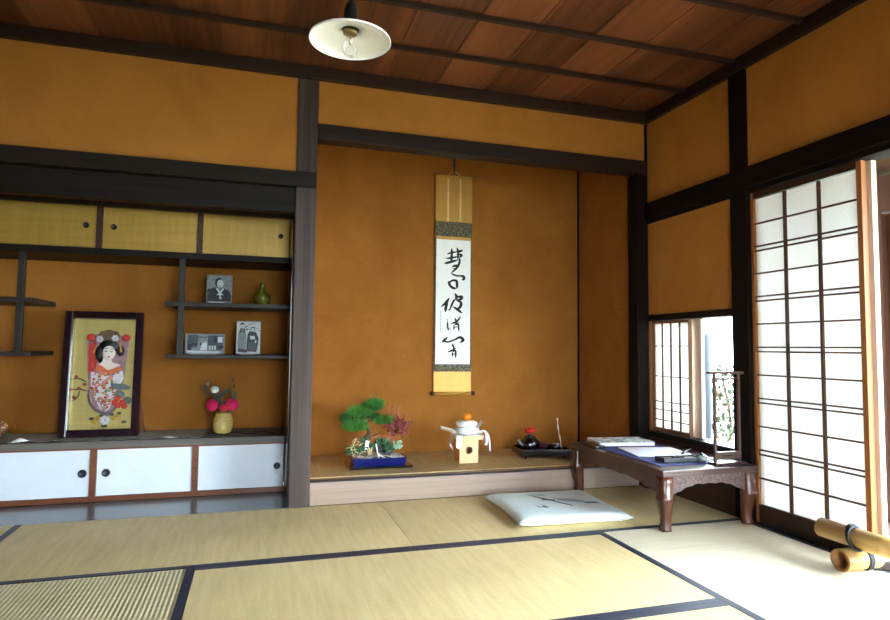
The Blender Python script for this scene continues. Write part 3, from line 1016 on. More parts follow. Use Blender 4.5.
rr = random.Random(3)
pal = ['silk_red', 'silk_pink', 'silk_green', 'silk_white', 'silk_mauve', 'silk_gold']
for i in range(150):
    v_ = rr.uniform(374, 412)
    hw = 13 - max(0, v_ - 396) * 0.75
    u_ = 107.5 + rr.uniform(-hw, hw * 0.9)
    m_ = rr.choice(pal if u_ > 97 else ['silk_pink', 'silk_red', 'silk_mauve', 'silk_white'])
    fblob(bb, u_, v_, rr.uniform(0.8, 1.9), rr.uniform(0.8, 1.8), 0.019, 0.006, 1 + pal.index(m_))
for i in range(10):
    fblob(bb, 101 + i * 1.3 + rr.uniform(-1, 1), 388 - i * 1.1, 1.6, 1.3, 0.022, 0.005, 2)
obj('kimono', bb, ['silk_white'] + pal, t)
bb = B()
fpoly(bb, [(112, 385), (124, 386), (131, 389), (130, 392), (120, 392), (113, 391)], 0.020, 0.025)
fblob(bb, 121, 397, 5, 3.6, 0.022, 0.006)
fblob(bb, 128, 403, 4, 4, 0.016, 0.006)
obj('sleeve', bb, 'silk_teal', t)
bb = B()
ribbon2d(bb, [(92, 391), (93.5, 403), (99, 411.5), (108, 416), (115, 413.5), (120, 407)], [0.9, 1.2, 1.4, 1.5, 1.4, 1.0], lambda u, v: fp(u, v, 0.024))
obj('sash_cord', bb, plain('purple_grey_silk', lin(96, 74, 86), 0.5), t)
bb = B()
for cx, cy in ((119, 401), (124, 405), (120.5, 408), (126, 409), (116.5, 405)):
    for k in range(5):
        fblob(bb, cx + math.cos(k * 1.257) * 1.7, cy + math.sin(k * 1.257) * 1.7, 1.4, 1.4, 0.027, 0.004)
obj('red_flower', bb, 'silk_red', t)
bb = B()
for cx, cy in ((80, 378), (83, 390), (79, 399), (88, 386), (76, 391)):
    fblob(bb, cx, cy, 1.8, 1.6, 0.010, 0.005)
obj('blossom', bb, plain('dull_red_blossom', lin(158, 58, 50), 0.6), t)
bb = B()
ribbon2d(bb, [(76, 381), (82, 380), (90, 384)], [0.5, 0.7, 0.7], lambda u, v: fp(u, v, 0.007))
ribbon2d(bb, [(75, 392), (83, 391), (91, 393)], [0.5, 0.7, 0.7], lambda u, v: fp(u, v, 0.007))
ribbon2d(bb, [(77, 403), (82, 399), (84, 392)], [0.5, 0.6, 0.6], lambda u, v: fp(u, v, 0.007))
obj('twig', bb, 'bark', t)
bb = B()
for k in range(7):
    fblob(bb, 108.5 + math.cos(k * 0.9) * 2.7, 423 + math.sin(k * 0.9) * 2.7, 2.2, 2.2, 0.022, 0.005)
obj('base_flower', bb, 'silk_white', t)
for pr_ in (((99, 424, 3.2), (102, 420.5, 2.4)), ((117, 421, 3.4), (120, 419, 2.6))):
    bb = B()
    for cx, cy, rx in pr_:
        fblob(bb, cx, cy, rx, 2.0, 0.014, 0.005)
    obj('base_ribbon', bb, 'silk_gold', t)
leaf_silk = plain('deep_green_silk', lin(58, 84, 58), 0.5)
for cx, cy, rx in ((96, 421, 2.4), (105, 418, 2.5), (114, 417, 2.6), (121, 416, 2.3), (126, 425, 2.6), (108, 429, 3.0)):
    bb = B()
    fblob(bb, cx, cy, rx, 1.5, 0.012, 0.004)
    obj('base_leaf', bb, leaf_silk, t)

# ---- picture cards on the shelves ------------------------------------------
def card(name, label, loc, w, h, tilt, rotz, draw):
    tt = thing(name, label, 'photograph', loc, rotz)
    ca, sa = math.cos(tilt), math.sin(tilt)
    def c3(u, v, d=0.0):
        return (u, v * sa - d * ca, v * ca + d * sa)
    bb = B()
    prism(bb, [(-w / 2, 0.004), (w / 2, 0.004), (w / 2, h), (-w / 2, h)], lambda u, v, d: c3(u, v, -d), 0.004)
    obj('card_board', bb, 'print_mid', tt)
    bb = B()
    box(bb, (-w * 0.36, -0.012, 0.0), (w * 0.30, 0.034, 0.006), 0.001)
    obj('card_stand', bb, 'card', tt)
    mats = ['print_light', 'print_mid', 'print_deep', 'print_dark']
    bm_ = B()
    lay = [0]
    def P(pts, mi):
        lay[0] += 1
        d = 0.0005 + lay[0] * 0.00018
        f = bm_.faces.new([bm_.verts.new(c3((u - 0.5) * w, v * h, d)) for u, v in pts]); f.material_index = mi
    def E(cx, cy, rx, ry, mi, n=18):
        P([(cx + rx * math.cos(2 * PI * i / n), cy + ry * math.sin(2 * PI * i / n)) for i in range(n)], mi)
    draw(P, E)
    obj('photo_print', bm_, mats, tt, recalc=False)
    return tt
def portrait(P, E):
    P([(0.02, 0.08), (0.98, 0.08), (0.98, 0.98), (0.02, 0.98)], 1)
    P([(0.6, 0.5), (0.98, 0.45), (0.98, 0.96), (0.62, 0.96)], 1)
    P([(0.03, 0.09), (0.97, 0.09), (0.97, 0.30), (0.9, 0.46), (0.7, 0.53), (0.58, 0.55), (0.35, 0.57), (0.2, 0.53), (0.03, 0.5)], 3)
    E(0.47, 0.74, 0.16, 0.17, 3)
    E(0.53, 0.70, 0.13, 0.145, 0)
    P([(0.45, 0.58), (0.6, 0.58), (0.58, 0.5), (0.48, 0.5)], 1)
    P([(0.44, 0.74), (0.5, 0.735), (0.5, 0.722), (0.44, 0.726)], 3)
    P([(0.56, 0.735), (0.62, 0.74), (0.62, 0.726), (0.56, 0.722)], 3)
    P([(0.49, 0.635), (0.58, 0.635), (0.57, 0.618), (0.5, 0.618)], 3)
    P([(0.35, 0.55), (0.42, 0.56), (0.53, 0.44), (0.63, 0.55), (0.69, 0.52), (0.58, 0.38), (0.68, 0.30), (0.58, 0.31), (0.54, 0.24), (0.49, 0.31), (0.4, 0.30), (0.48, 0.38)], 0)
    E(0.55, 0.21, 0.05, 0.045, 0)
    E(0.09, 0.36, 0.04, 0.05, 2)
    P([(0.1, 0.04), (0.7, 0.04), (0.7, 0.065), (0.1, 0.065)], 0)
def pair(P, E):
    P([(0.01, 0.03), (0.99, 0.03), (0.99, 0.99), (0.01, 0.99)], 0)
    for i in range(16):
        u = 0.35 + 0.6 * random.random(); v_ = 0.72 + 0.24 * random.random()
        E(u, v_, 0.05, 0.012, 2, 8)
    P([(0.08, 0.08), (0.4, 0.08), (0.42, 0.5), (0.36, 0.72), (0.24, 0.8), (0.1, 0.7), (0.05, 0.4)], 1)
    E(0.24, 0.90, 0.09, 0.055, 3); E(0.25, 0.86, 0.07, 0.05, 0)
    P([(0.16, 0.8), (0.2, 0.8), (0.19, 0.66), (0.14, 0.66)], 3)
    P([(0.29, 0.8), (0.33, 0.8), (0.35, 0.66), (0.3, 0.66)], 3)
    P([(0.08, 0.08), (0.45, 0.06), (0.48, 0.14), (0.1, 0.18)], 3)
    P([(0.42, 0.1), (0.85, 0.08), (0.9, 0.3), (0.92, 0.5), (0.8, 0.68), (0.55, 0.70), (0.46, 0.6), (0.44, 0.4)], 3)
    E(0.67, 0.77, 0.085, 0.065, 3); E(0.67, 0.75, 0.065, 0.055, 0)
    P([(0.56, 0.56), (0.76, 0.56), (0.78, 0.46), (0.58, 0.45)], 0)
    E(0.66, 0.26, 0.18, 0.14, 2)
    P([(0.78, 0.42), (0.84, 0.44), (0.82, 0.34), (0.77, 0.36)], 0)
def street(P, E):
    P([(0.02, 0.05), (0.98, 0.05), (0.98, 0.97), (0.02, 0.97)], 1)
    P([(0.05, 0.3), (0.3, 0.34), (0.33, 0.93), (0.05, 0.96)], 2)
    P([(0.06, 0.18), (0.16, 0.2), (0.16, 0.5), (0.06, 0.5)], 3)
    P([(0.34, 0.86), (0.55, 0.86), (0.55, 0.82), (0.34, 0.82)], 3)
    for u in (0.2, 0.28, 0.4, 0.45):
        E(u, 0.5, 0.035, 0.07, 3, 10)
    P([(0.38, 0.2), (0.55, 0.2), (0.55, 0.6), (0.42, 0.55)], 0)
    P([(0.57, 0.2), (0.95, 0.2), (0.95, 0.92), (0.57, 0.92)], 2)
    P([(0.72, 0.55), (0.8, 0.55), (0.8, 0.92), (0.72, 0.92)], 3)
    P([(0.82, 0.58), (0.94, 0.58), (0.94, 0.86), (0.82, 0.86)], 0)
    for u in (0.6, 0.67, 0.74):
        P([(u, 0.22), (u + 0.04, 0.22), (u + 0.04, 0.42), (u, 0.42)], 0)
    P([(0.82, 0.4), (0.97, 0.42), (0.97, 0.3), (0.84, 0.28)], 3)
    P([(0.05, 0.08), (0.9, 0.06), (0.9, 0.14), (0.05, 0.18)], 0)
card('photo_card', 'black and white portrait photograph on the upper shelf, sitter in dark coat', (-2.799, 0.53, 1.170), 0.152, 0.186, math.radians(6), 0.0, portrait)
card('photo_card', 'black and white wide street photograph on the lower shelf', (-2.873, 0.53, 0.850), 0.232, 0.130, math.radians(8), 0.0, street)
card('photo_card', 'black and white upright photograph of two people on the lower shelf', (-2.614, 0.53, 0.850), 0.148, 0.215, math.radians(6), 0.0, pair)

b = lathe(B(), [(0.022, 0.0), (0.044, 0.012), (0.054, 0.042), (0.047, 0.070), (0.022, 0.088), (0.014, 0.102), (0.013, 0.128), (0.019, 0.146), (0.014, 0.146), (0.009, 0.12)], seg=32)
tag(obj('bottle_vase', b, 'vase_green', None, (-2.535, 0.55, 1.170)), 'small olive green bottle vase on the upper shelf beside the portrait', 'vase')

# ---- cloths on the low cupboard -----------------------------------------------
b = B()
nx = 240
x0, x1 = -4.25, -2.86
rowsy = [0.80, 0.66, 0.54, 0.455, 0.432, 0.412]
grid = []
for j, yy in enumerate(rowsy):
    row = []
    for i in range(nx + 1):
        xx = x0 + (x1 - x0) * i / nx
        sc_ = abs(math.sin(xx * 2 * PI / 0.27))
        y_ = yy
        z_ = CT + 0.0008 + 0.003 * max(0, noise.noise((xx * 5, yy * 9, 2.0)))
        if j >= 4:
            y_ = yy + 0.018 * (1 - sc_) * (j - 3)
        if j == 5:
            z_ += 0.003 * (1 - sc_)
        # gathered folds near the left and by the vase
        for fx, amp in ((-3.86, 0.028), (-3.09, 0.014)):
            dx = (xx - fx) + (yy - 0.5) * 0.55
            z_ += amp * math.exp(-(dx / 0.035) ** 2) * (0.5, 0.5, 1, 1, 0.8, 0.12)[j]
        row.append(b.verts.new((xx, y_, z_)))
    grid.append(row)
for j in range(len(rowsy) - 1):
    for i in range(nx):
        f = b.faces.new((grid[j][i], grid[j][i + 1], grid[j + 1][i + 1], grid[j + 1][i]))
        f.smooth = True
        f.material_index = 1 if j == 4 else 0
tag(obj('lace_runner', b, ['lace', 'lace_edge']), 'crumpled grey lace runner with scalloped edge on the low cupboard', 'table runner')
b = box(B(), (-0.205, -0.085, 0), (0.205, 0.085, 0.002))
tag(obj('table_mat', b, 'checker', None, (-2.635, 0.545, CT + 0.0005)), 'indigo checked cloth under the yellow vase', 'mat')

b = blob(B(), (0, 0, 0.05), 0.05, 24, 16)
tag(obj('patterned_ball', b, 'temari', None, (-3.99, 0.60, CT + 0.01)), 'brown and cream patterned ball at the end of the lace runner', 'ball')

# ---- yellow vase with camellias
VX, VY, VZ = -2.752, 0.56, CT + 0.0035
t = thing('flower_vase', 'squat yellow ribbed vase holding pink camellias on the low cupboard', 'vase', (VX, VY, VZ))
prof = [(0.038, 0.0), (0.044, 0.004)]
for i in range(33):
    z = 0.008 + i * 0.0034
    r = 0.046 + 0.0165 * math.sin(PI * min(1, (z) / 0.125) ** 0.9)
    if i % 6 == 4:
        r -= 0.0028
    prof.append((r, z))
prof += [(0.047, 0.122), (0.045, 0.128), (0.041, 0.128), (0.040, 0.06)]
obj('body', lathe(B(), prof, seg=40), 'vase_yellow', t)
bb = B()
for i in range(33):
    if i % 6 == 4:
        z = 0.008 + i * 0.0034
        r = 0.046 + 0.0165 * math.sin(PI * min(1, z / 0.125) ** 0.9) - 0.0027
        lathe(bb, [(r - 0.002, z - 0.0012), (r + 0.0006, z), (r - 0.002, z + 0.0012)], seg=40, capb=False)
obj('groove', bb, 'vase_groove', t)
def camellia(label, head, r, mat, foot, face=(0.2, -1, 0.2)):
    head = Vector(head)
    tt = thing('camellia_flower', label, 'flower', head, 0, 'camellias in the yellow vase')
    fn = Vector(face).normalized()
    u, v = frame_of(fn)
    bb = B()
    for ringi, (n, rad, sz, lift) in enumerate(((7, 0.66, 0.58, 0.0), (6, 0.42, 0.50, 0.22), (4, 0.18, 0.36, 0.42))):
        for k in range(n):
            a = 2 * PI * k / n + ringi * 0.4
            d = u * math.cos(a) + v * math.sin(a)
            c = d * (rad * r) + fn * (lift * r)
            nrm = (fn * 0.8 + d * 0.5).normalized()
            rot = nrm.to_track_quat('Z', 'Y').to_matrix()
            blob(bb, c, (sz * r, sz * r, 0.16 * r), 9, 6, 0, 0.05, rot)
    obj('petals', bb, mat, tt)
    bb = B()
    for k in range(9):
        a = k * 0.7
        blob(bb, fn * (0.55 * r) + (u * math.cos(a) + v * math.sin(a)) * (0.13 * r), 0.06 * r, 6, 5)
    obj('stamens', bb, 'stamen', tt)
    bb = B()
    f = Vector(foot) - head
    tube(bb, catmull([(-fn * 0.1 * r), f * 0.5 + Vector((0, 0.004, 0.006)), f], 5), 0.0022, 6)
    obj('stem', bb, 'leaf_dark', tt)
    return tt
camellia('pink camellia leaning towards the glass case over the vase rim', (VX - 0.071, VY - 0.005, VZ + 0.178), 0.034, 'camellia', (VX - 0.020, VY, VZ + 0.118), (-0.25, -1, 0.25))
camellia('pink camellia on the main post side of the yellow vase', (VX + 0.052, VY - 0.005, VZ + 0.182), 0.036, 'camellia', (VX + 0.020, VY, VZ + 0.118), (0.2, -1, 0.3))
camellia('low red camellia at the mouth of the yellow vase', (VX + 0.004, VY - 0.044, VZ + 0.168), 0.025, 'camellia_red', (VX + 0.006, VY - 0.028, VZ + 0.118), (0, -1, 0.6))
camellia('white camellia bud standing high above the yellow vase', (VX - 0.056, VY + 0.012, VZ + 0.276), 0.023, 'petal_white', (VX - 0.006, VY + 0.012, VZ + 0.05), (0.1, -1, 0.5))
def sprig(label, foot, pts, leaves, mat):
    tt = thing('camellia_sprig', label, 'sprig', foot, 0, 'leafy sprigs in the yellow vase')
    f = Vector(foot)
    bb = B()
    tube(bb, catmull([Vector(p) - f for p in pts], 5), 0.002, 6)
    obj('stem', bb, 'bark', tt)
    bb = B()
    for (bx, by, bz), (tx, ty, tz), w in leaves:
        leaf(bb, Vector((bx, by, bz)) - f, Vector((tx, ty, tz)) - f, w, (0.15, -1, 0.25))
    obj('leaves', bb, mat, tt)
def V_(dx, dy, dz):
    return (VX + dx, VY + dy, VZ + dz)
sprig('bronze leafy sprig slanting towards the glass case beside the white bud', V_(-0.02, 0.018, 0.07), [V_(-0.02, 0.018, 0.07), V_(-0.045, 0.02, 0.19), V_(-0.09, 0.02, 0.27), V_(-0.115, 0.02, 0.30)],
      [(V_(-0.09, 0.02, 0.27), V_(-0.148, 0.02, 0.292), 0.022), (V_(-0.10, 0.02, 0.285), V_(-0.098, 0.015, 0.335), 0.022), (V_(-0.075, 0.02, 0.245), V_(-0.137, 0.02, 0.25), 0.020), (V_(-0.06, 0.02, 0.22), V_(-0.02, 0.02, 0.255), 0.020)], 'leaf_brown')
sprig('green leafy sprig upright behind the white bud', V_(0.0, 0.024, 0.07), [V_(0.0, 0.024, 0.07), V_(-0.012, 0.046, 0.17), V_(-0.022, 0.046, 0.25), V_(-0.046, 0.03, 0.29)],
      [(V_(-0.012, 0.046, 0.16), V_(-0.052, 0.044, 0.225), 0.030), (V_(-0.012, 0.046, 0.16), V_(0.022, 0.044, 0.20), 0.026), (V_(-0.018, 0.046, 0.21), V_(-0.062, 0.046, 0.245), 0.026), (V_(-0.02, 0.046, 0.22), V_(0.012, 0.042, 0.272), 0.026), (V_(-0.012, 0.046, 0.14), V_(-0.035, 0.02, 0.185), 0.03), (V_(-0.024, 0.046, 0.255), V_(-0.062, 0.046, 0.305), 0.022), (V_(-0.02, 0.046, 0.245), V_(0.046, 0.044, 0.275), 0.020)], 'leaf_dark')
sprig('thin curving sprig on the main post side of the yellow vase', V_(0.022, 0.018, 0.07), [V_(0.022, 0.018, 0.07), V_(0.035, 0.02, 0.2), V_(0.055, 0.02, 0.28), V_(0.05, 0.02, 0.335)],
      [(V_(0.05, 0.02, 0.27), V_(0.075, 0.018, 0.225), 0.018), (V_(0.053, 0.02, 0.275), V_(0.058, 0.018, 0.315), 0.018), (V_(0.045, 0.02, 0.235), V_(0.082, 0.018, 0.20), 0.018), (V_(0.05, 0.02, 0.325), V_(0.052, 0.02, 0.348), 0.012), (V_(0.04, 0.02, 0.22), V_(0.062, 0.018, 0.255), 0.018)], 'leaf_dark')

# ------------------------------------------------------------------ hanging scroll
SX, SY = -1.147, 0.808
t = thing('hanging_scroll', 'narrow calligraphy scroll hanging in the alcove', 'scroll', (SX, SY, 0.56))
def sl(z):
    return z - 0.56
def slab(name, hw, z0, z1, y0, mat, parent=t, th=0.0012, dx=0.0):
    return obj(name, box(B(), (-hw + dx, y0, sl(z0)), (hw + dx, y0 + th, sl(z1))), mat, parent)
slab('backing', 0.146, 0.565, 2.222, 0.004, 'scroll_brocade')
slab('gold_silk', 0.146, 1.866, 2.222, 0.002, 'scroll_gold')
slab('gold_silk', 0.146, 0.565, 0.728, 0.002, 'scroll_gold')
slab('brocade_band', 0.146, 1.752, 1.866, 0.0015, 'scroll_brocade')
slab('brocade_band', 0.146, 0.728, 0.784, 0.0015, 'scroll_brocade')
slab('gold_band', 0.138, 1.728, 1.752, 0.0015, 'scroll_gold')
pap = slab('paper', 0.137, 0.784, 1.728, 0.0015, 'scroll_paper')
for dx in (-0.048, 0.050):
    slab('hanging_strip', 0.0065, 1.868, 2.20, -0.001, 'scroll_strip', dx=dx)
bb = B()
tube(bb, [(-0.155, 0.004, sl(2.222)), (0.155, 0.004, sl(2.222))], 0.006, 10)
obj('top_rod', bb, 'scroll_gold', t)
bb = B()
tube(bb, [(-0.146, 0.0, sl(0.565)), (0.146, 0.0, sl(0.565))], 0.014, 14)
rl = obj('roller', bb, 'scroll_gold', t)
for sgn in (-1, 1):
    bb = B()
    tube(bb, [(sgn * 0.146, 0, sl(0.565)), (sgn * 0.152, 0, sl(0.565)), (sgn * 0.166, 0, sl(0.565)), (sgn * 0.174, 0, sl(0.565))], [0.012, 0.015, 0.017, 0.013], 14)
    obj('roller_knob', bb, 'roller', rl)
bb = B()
tube(bb, [(-0.055, 0.002, sl(2.226)), (0, 0.0, sl(2.262)), (0.055, 0.002, sl(2.226))], 0.0022, 6)
obj('cord', bb, 'scroll_strip', t)
# brush strokes: control points read in photo pixels, mapped on the paper plane
def s3(px, py):
    xx = (px - (453.5 - (py - 239) * 0.008)) * 0.0080
    zz = 1.731 - (py - 239) * 0.00754 + (px - 453.5) * 0.0002
    return (xx, 0.0008, sl(zz))
Z1 = (434, 240, 13.775); Z2 = (434, 275, 13.775); Z3 = (434, 310, 11.27)
strokes = [
    # hui
    (Z1, [(240, 112), (241, 200), (232, 300)], [13, 12, 14]), (Z1, [(176, 192), (250, 168), (312, 158)], [8, 10, 6]),
    (Z1, [(158, 256), (262, 238), (330, 224)], [9, 10, 8]), (Z1, [(142, 324), (212, 306), (332, 268)], [11, 13, 9]),
    (Z1, [(312, 98), (326, 160), (326, 268)], [9, 12, 11]), (Z1, [(300, 156), (345, 150), (392, 130)], [10, 14, 12]),
    (Z1, [(322, 186), (378, 204), (340, 236)], [9, 12, 9]), (Z1, [(350, 232), (346, 310), (312, 380), (230, 460)], [9, 12, 11, 7]),
    (Z1, [(238, 382), (286, 345), (304, 384), (256, 396)], [5, 8, 8, 4]), (Z1, [(318, 330), (290, 360), (262, 368)], [8, 7, 4]),
    (Z1, [(230, 460), (300, 490), (362, 494), (402, 502), (408, 538), (376, 546)], [8, 9, 9, 15, 13, 7]),
    # ri
    (Z2, [(208, 84), (206, 112), (220, 150), (256, 180), (304, 188)], [12, 14, 13, 13, 11]), (Z2, [(214, 106), (238, 84), (264, 74), (300, 80), (311, 98), (313, 140), (314, 188)], [8, 10, 11, 13, 14, 13, 12]),
    # po
    (Z2, [(208, 324), (152, 396), (92, 446)], [15, 13, 6]), (Z2, [(186, 380), (166, 432), (154, 512)], [11, 15, 15]),
    (Z2, [(214, 486), (262, 372), (292, 338)], [11, 10, 8]), (Z2, [(284, 254), (306, 300), (300, 352)], [8, 15, 12]),
    (Z2, [(300, 302), (376, 304), (362, 336), (312, 350)], [10, 15, 14, 8]), (Z2, [(306, 352), (366, 380), (360, 440), (298, 492)], [9, 13, 15, 9]),
    (Z2, [(254, 438), (318, 478), (384, 532)], [6, 13, 12]), (Z2, [(198, 494), (226, 468)], [10, 8]),
    # zhu
    (Z3, [(152, 128), (152, 186), (160, 232)], [5, 7, 7]), (Z3, [(162, 232), (186, 204)], [4, 2]), (Z3, [(146, 112), (156, 122)], [5, 4]),
    (Z3, [(232, 94), (246, 128), (234, 164)], [6, 8, 6]), (Z3, [(194, 158), (256, 132), (298, 78)], [6, 8, 7]), (Z3, [(186, 156), (236, 152), (284, 150)], [4, 5, 4]),
    (Z3, [(226, 170), (220, 232)], [6, 6]), (Z3, [(224, 176), (268, 164), (276, 200), (278, 246)], [5, 7, 7, 6]), (Z3, [(226, 200), (270, 194)], [4, 4]),
    # an
    (Z3, [(152, 308), (116, 344), (92, 368)], [8, 11, 9]), (Z3, [(110, 350), (152, 364), (226, 342), (288, 314), (326, 344), (288, 376)], [7, 7, 7, 11, 13, 7]),
    (Z3, [(216, 384), (198, 416)], [7, 6]), (Z3, [(152, 478), (196, 462), (246, 432)], [5, 8, 7]), (Z3, [(212, 396), (222, 440), (218, 480)], [6, 8, 6]),
    (Z3, [(204, 476), (208, 532)], [7, 7]), (Z3, [(206, 476), (240, 466), (242, 546)], [6, 8, 9]), (Z3, [(210, 504), (240, 500)], [5, 5]),
]
bb = B()
for i_, ((ox, oy, sc_), pts, w) in enumerate(strokes):
    P_ = [(ox + u / sc_, oy + v / sc_) for u, v in pts]
    W_ = [k / sc_ * 1.3 for k in w]
    dd = 0.00012 * (i_ % 7)
    def m3(u, v, dd=dd):
        q = s3(u, v)
        return (q[0], q[1] - dd, q[2])
    ribbon2d(bb, P_, W_, m3)
obj('brush_writing', bb, 'ink_black', pap, recalc=False)
bb = B()
for k in range(9):
    y_ = 312 + k * 2.4
    ribbon2d(bb, [(439.9, y_), (440.9, y_ + 0.5), (440.4, y_ + 1.5)], 0.22, s3)
obj('signature', bb, 'ink_faint', pap, recalc=False)
t = thing('scroll_hook', 'dark hanger hook holding the scroll cord below the lintel', 'hook', (SX - 0.005, 0.80, 2.263))
bb = B()
tube(bb, [(0, -0.006, 0.17), (0, -0.006, 0.02)], 0.009, 8)
obj('rod', bb, 'hook', t)
bb = B()
tube(bb, [(0, -0.006, 0.02), (0, -0.016, -0.005), (0, -0.004, -0.012), (0, 0.008, -0.004)], 0.006, 8)
obj('hook_end', bb, 'hook', t)
bb = B()
tube(bb, [(0, -0.006, 0.17), (0, 0.012, 0.20), (0, 0.024, 0.20)], 0.006, 8)
obj('hook_end', bb, 'hook', t)

# ------------------------------------------------------------------ bonsai arrangement
PX, PY, PZ = -1.788, 0.395, TZ
t = tag(obj('pot_tray', box(B(), (-0.205, -0.13, 0.001), (0.205, 0.125, 0.016), 0.005), 'black_lacquer', None, (PX + 0.005, PY, PZ)), 'flat black tray under the blue bonsai pot', 'tray')
PZ2 = PZ + 0.0165
t = thing('bonsai_pot', 'pine arrangement in a long cobalt blue pot in the alcove', 'bonsai', (PX, PY, PZ2))
bb = B()
W_, D_ = 0.176, 0.095
def rect_ring(bm, w, d, z):
    return [bm.verts.new(p) for p in ((-w, -d, z), (w, -d, z), (w, d, z), (-w, d, z))]
rs = [rect_ring(bb, W_ - 0.012, D_ - 0.010, 0.0), rect_ring(bb, W_ - 0.004, D_ - 0.004, 0.036), rect_ring(bb, W_, D_, 0.040), rect_ring(bb, W_, D_, 0.046),
      rect_ring(bb, W_ - 0.008, D_ - 0.008, 0.046), rect_ring(bb, W_ - 0.012, D_ - 0.012, 0.02)]
for i in range(5):
    bridge(bb, rs[i], rs[i + 1], 0, False)
cap(bb, rs[0], 0, True)
cap(bb, rs[-1], 0)
obj('pot', bb, 'blue_pot', t)
bb = B()
n1, n2 = 34, 18
g = [[bb.verts.new((-0.164 + 0.328 * i / n1, -0.083 + 0.166 * j / n2, 0.045 + 0.010 * noise.noise((i * 0.25, j * 0.25, 0)) + 0.012 * math.exp(-((i / n1 - 0.55) / 0.14) ** 2))) for i in range(n1 + 1)] for j in range(n2 + 1)]
for j in range(n2):
    for i in range(n1):
        f = bb.faces.new((g[j][i], g[j][i + 1], g[j + 1][i + 1], g[j + 1][i])); f.smooth = True
obj('sand', bb, 'white_sand', t)
def L(px, py, dy=0.0):
    """photo pixel near the pot -> local point at depth PY + dy"""
    k = (PY + dy + 3.62) / 4.0
    return Vector((((px - 379.5) * 0.00646 - 0.002) * k * 0.995 + dy * 0.16, dy, (467.0 - py) * 0.00655 * k - 0.004))
bb = B()
trunk = catmull([L(368, 459, 0), L(363, 447, 0.0), L(371, 437, 0.01), L(366, 427, 0.0), L(362, 420, 0.01), L(370, 411, 0.0)], 6)
tube(bb, trunk, [0.017 - 0.010 * i / (len(trunk) - 1) for i in range(len(trunk))], 9)
for p in ([L(366, 427), L(374, 424), L(383, 426)], [L(366, 432), L(356, 430), L(350, 428)], [L(363, 421), L(355, 418), L(350, 417)], [L(368, 414), L(374, 409), L(378, 407)]):
    tube(bb, catmull(p, 4), 0.005, 7)
obj('trunk', bb, 'bark', t)
def pad(c, r, n, mat, ln=0.034):
    bb = B()
    c = Vector(c)
    rx, ry, rz = r
    for i in range(n):
        a = random.uniform(0, 2 * PI)
        q = math.sqrt(random.random())
        zz = random.uniform(-0.5, 1) * (1 - q * q) ** 0.5
        p = c + Vector((rx * q * math.cos(a), ry * q * math.sin(a), rz * zz))
        for k in range(4):
            d = Vector((random.gauss(0, 0.55) + 0.5 * math.cos(a) * q, random.gauss(0, 0.55) + 0.5 * math.sin(a) * q, random.uniform(0.2, 1.2))).normalized()
            s = d.cross(Vector((random.random(), random.random(), random.random()))).normalized() * 0.0016
            l_ = ln * random.uniform(0.7, 1.15)
            v0, v1, v2 = bb.verts.new(p - s), bb.verts.new(p + s), bb.verts.new(p + d * l_)
            bb.faces.new((v0, v1, v2))
            s2 = d.cross(s).normalized() * 0.0016
            v0, v1, v2 = bb.verts.new(p - s2), bb.verts.new(p + s2), bb.verts.new(p + d * l_)
            bb.faces.new((v0, v1, v2))
    return obj('pine_needles', bb, mat, t, recalc=False)
pad(L(374, 413, 0.02), (0.058, 0.05, 0.040), 300, 'needle_dark', 0.042)
pad(L(376, 410, 0.0), (0.050, 0.04, 0.034), 240, 'needle', 0.042)
pad(L(361, 418, 0.0), (0.070, 0.05, 0.046), 380, 'needle', 0.042)
pad(L(350, 424, 0.01), (0.045, 0.045, 0.044), 240, 'needle_dark', 0.040)
pad(L(357, 431, -0.03), (0.070, 0.045, 0.052), 420, 'needle', 0.044)
pad(L(385, 427, 0.01), (0.060, 0.045, 0.034), 300, 'needle', 0.040)
pad(L(370, 422, 0.03), (0.06, 0.04, 0.040), 260, 'needle_dark', 0.040)
# reddish twigs on the right
bb = B()
for i in range(16):
    a = random.uniform(-0.5, 0.55)
    top = L(398 + a * 17 + random.uniform(-2, 2), random.choice([428, 424, 420, 415, 408]) + random.uniform(-3, 5), random.uniform(-0.02, 0.03))
    tube(bb, catmull([L(395 + a * 4, 456, 0.01), L(396 + a * 10, 440, 0.01), top], 4), [0.0022] * 8 + [0.001], 5)
obj('red_twigs', bb, 'pink_twig', t)
bb = B()
for i in range(190):
    p = L(401 + random.gauss(0, 6.0), 431 + random.gauss(0, 4.0), random.uniform(-0.03, 0.03))
    d = Vector((random.gauss(0, 1), random.gauss(0, 1), random.gauss(0.3, 0.8))).normalized() * random.uniform(0.018, 0.034)
    leaf(bb, p, p + d, 0.013, (0.3, -1, 0.4))
obj('maroon_leaves', bb, 'red_leaf', t)
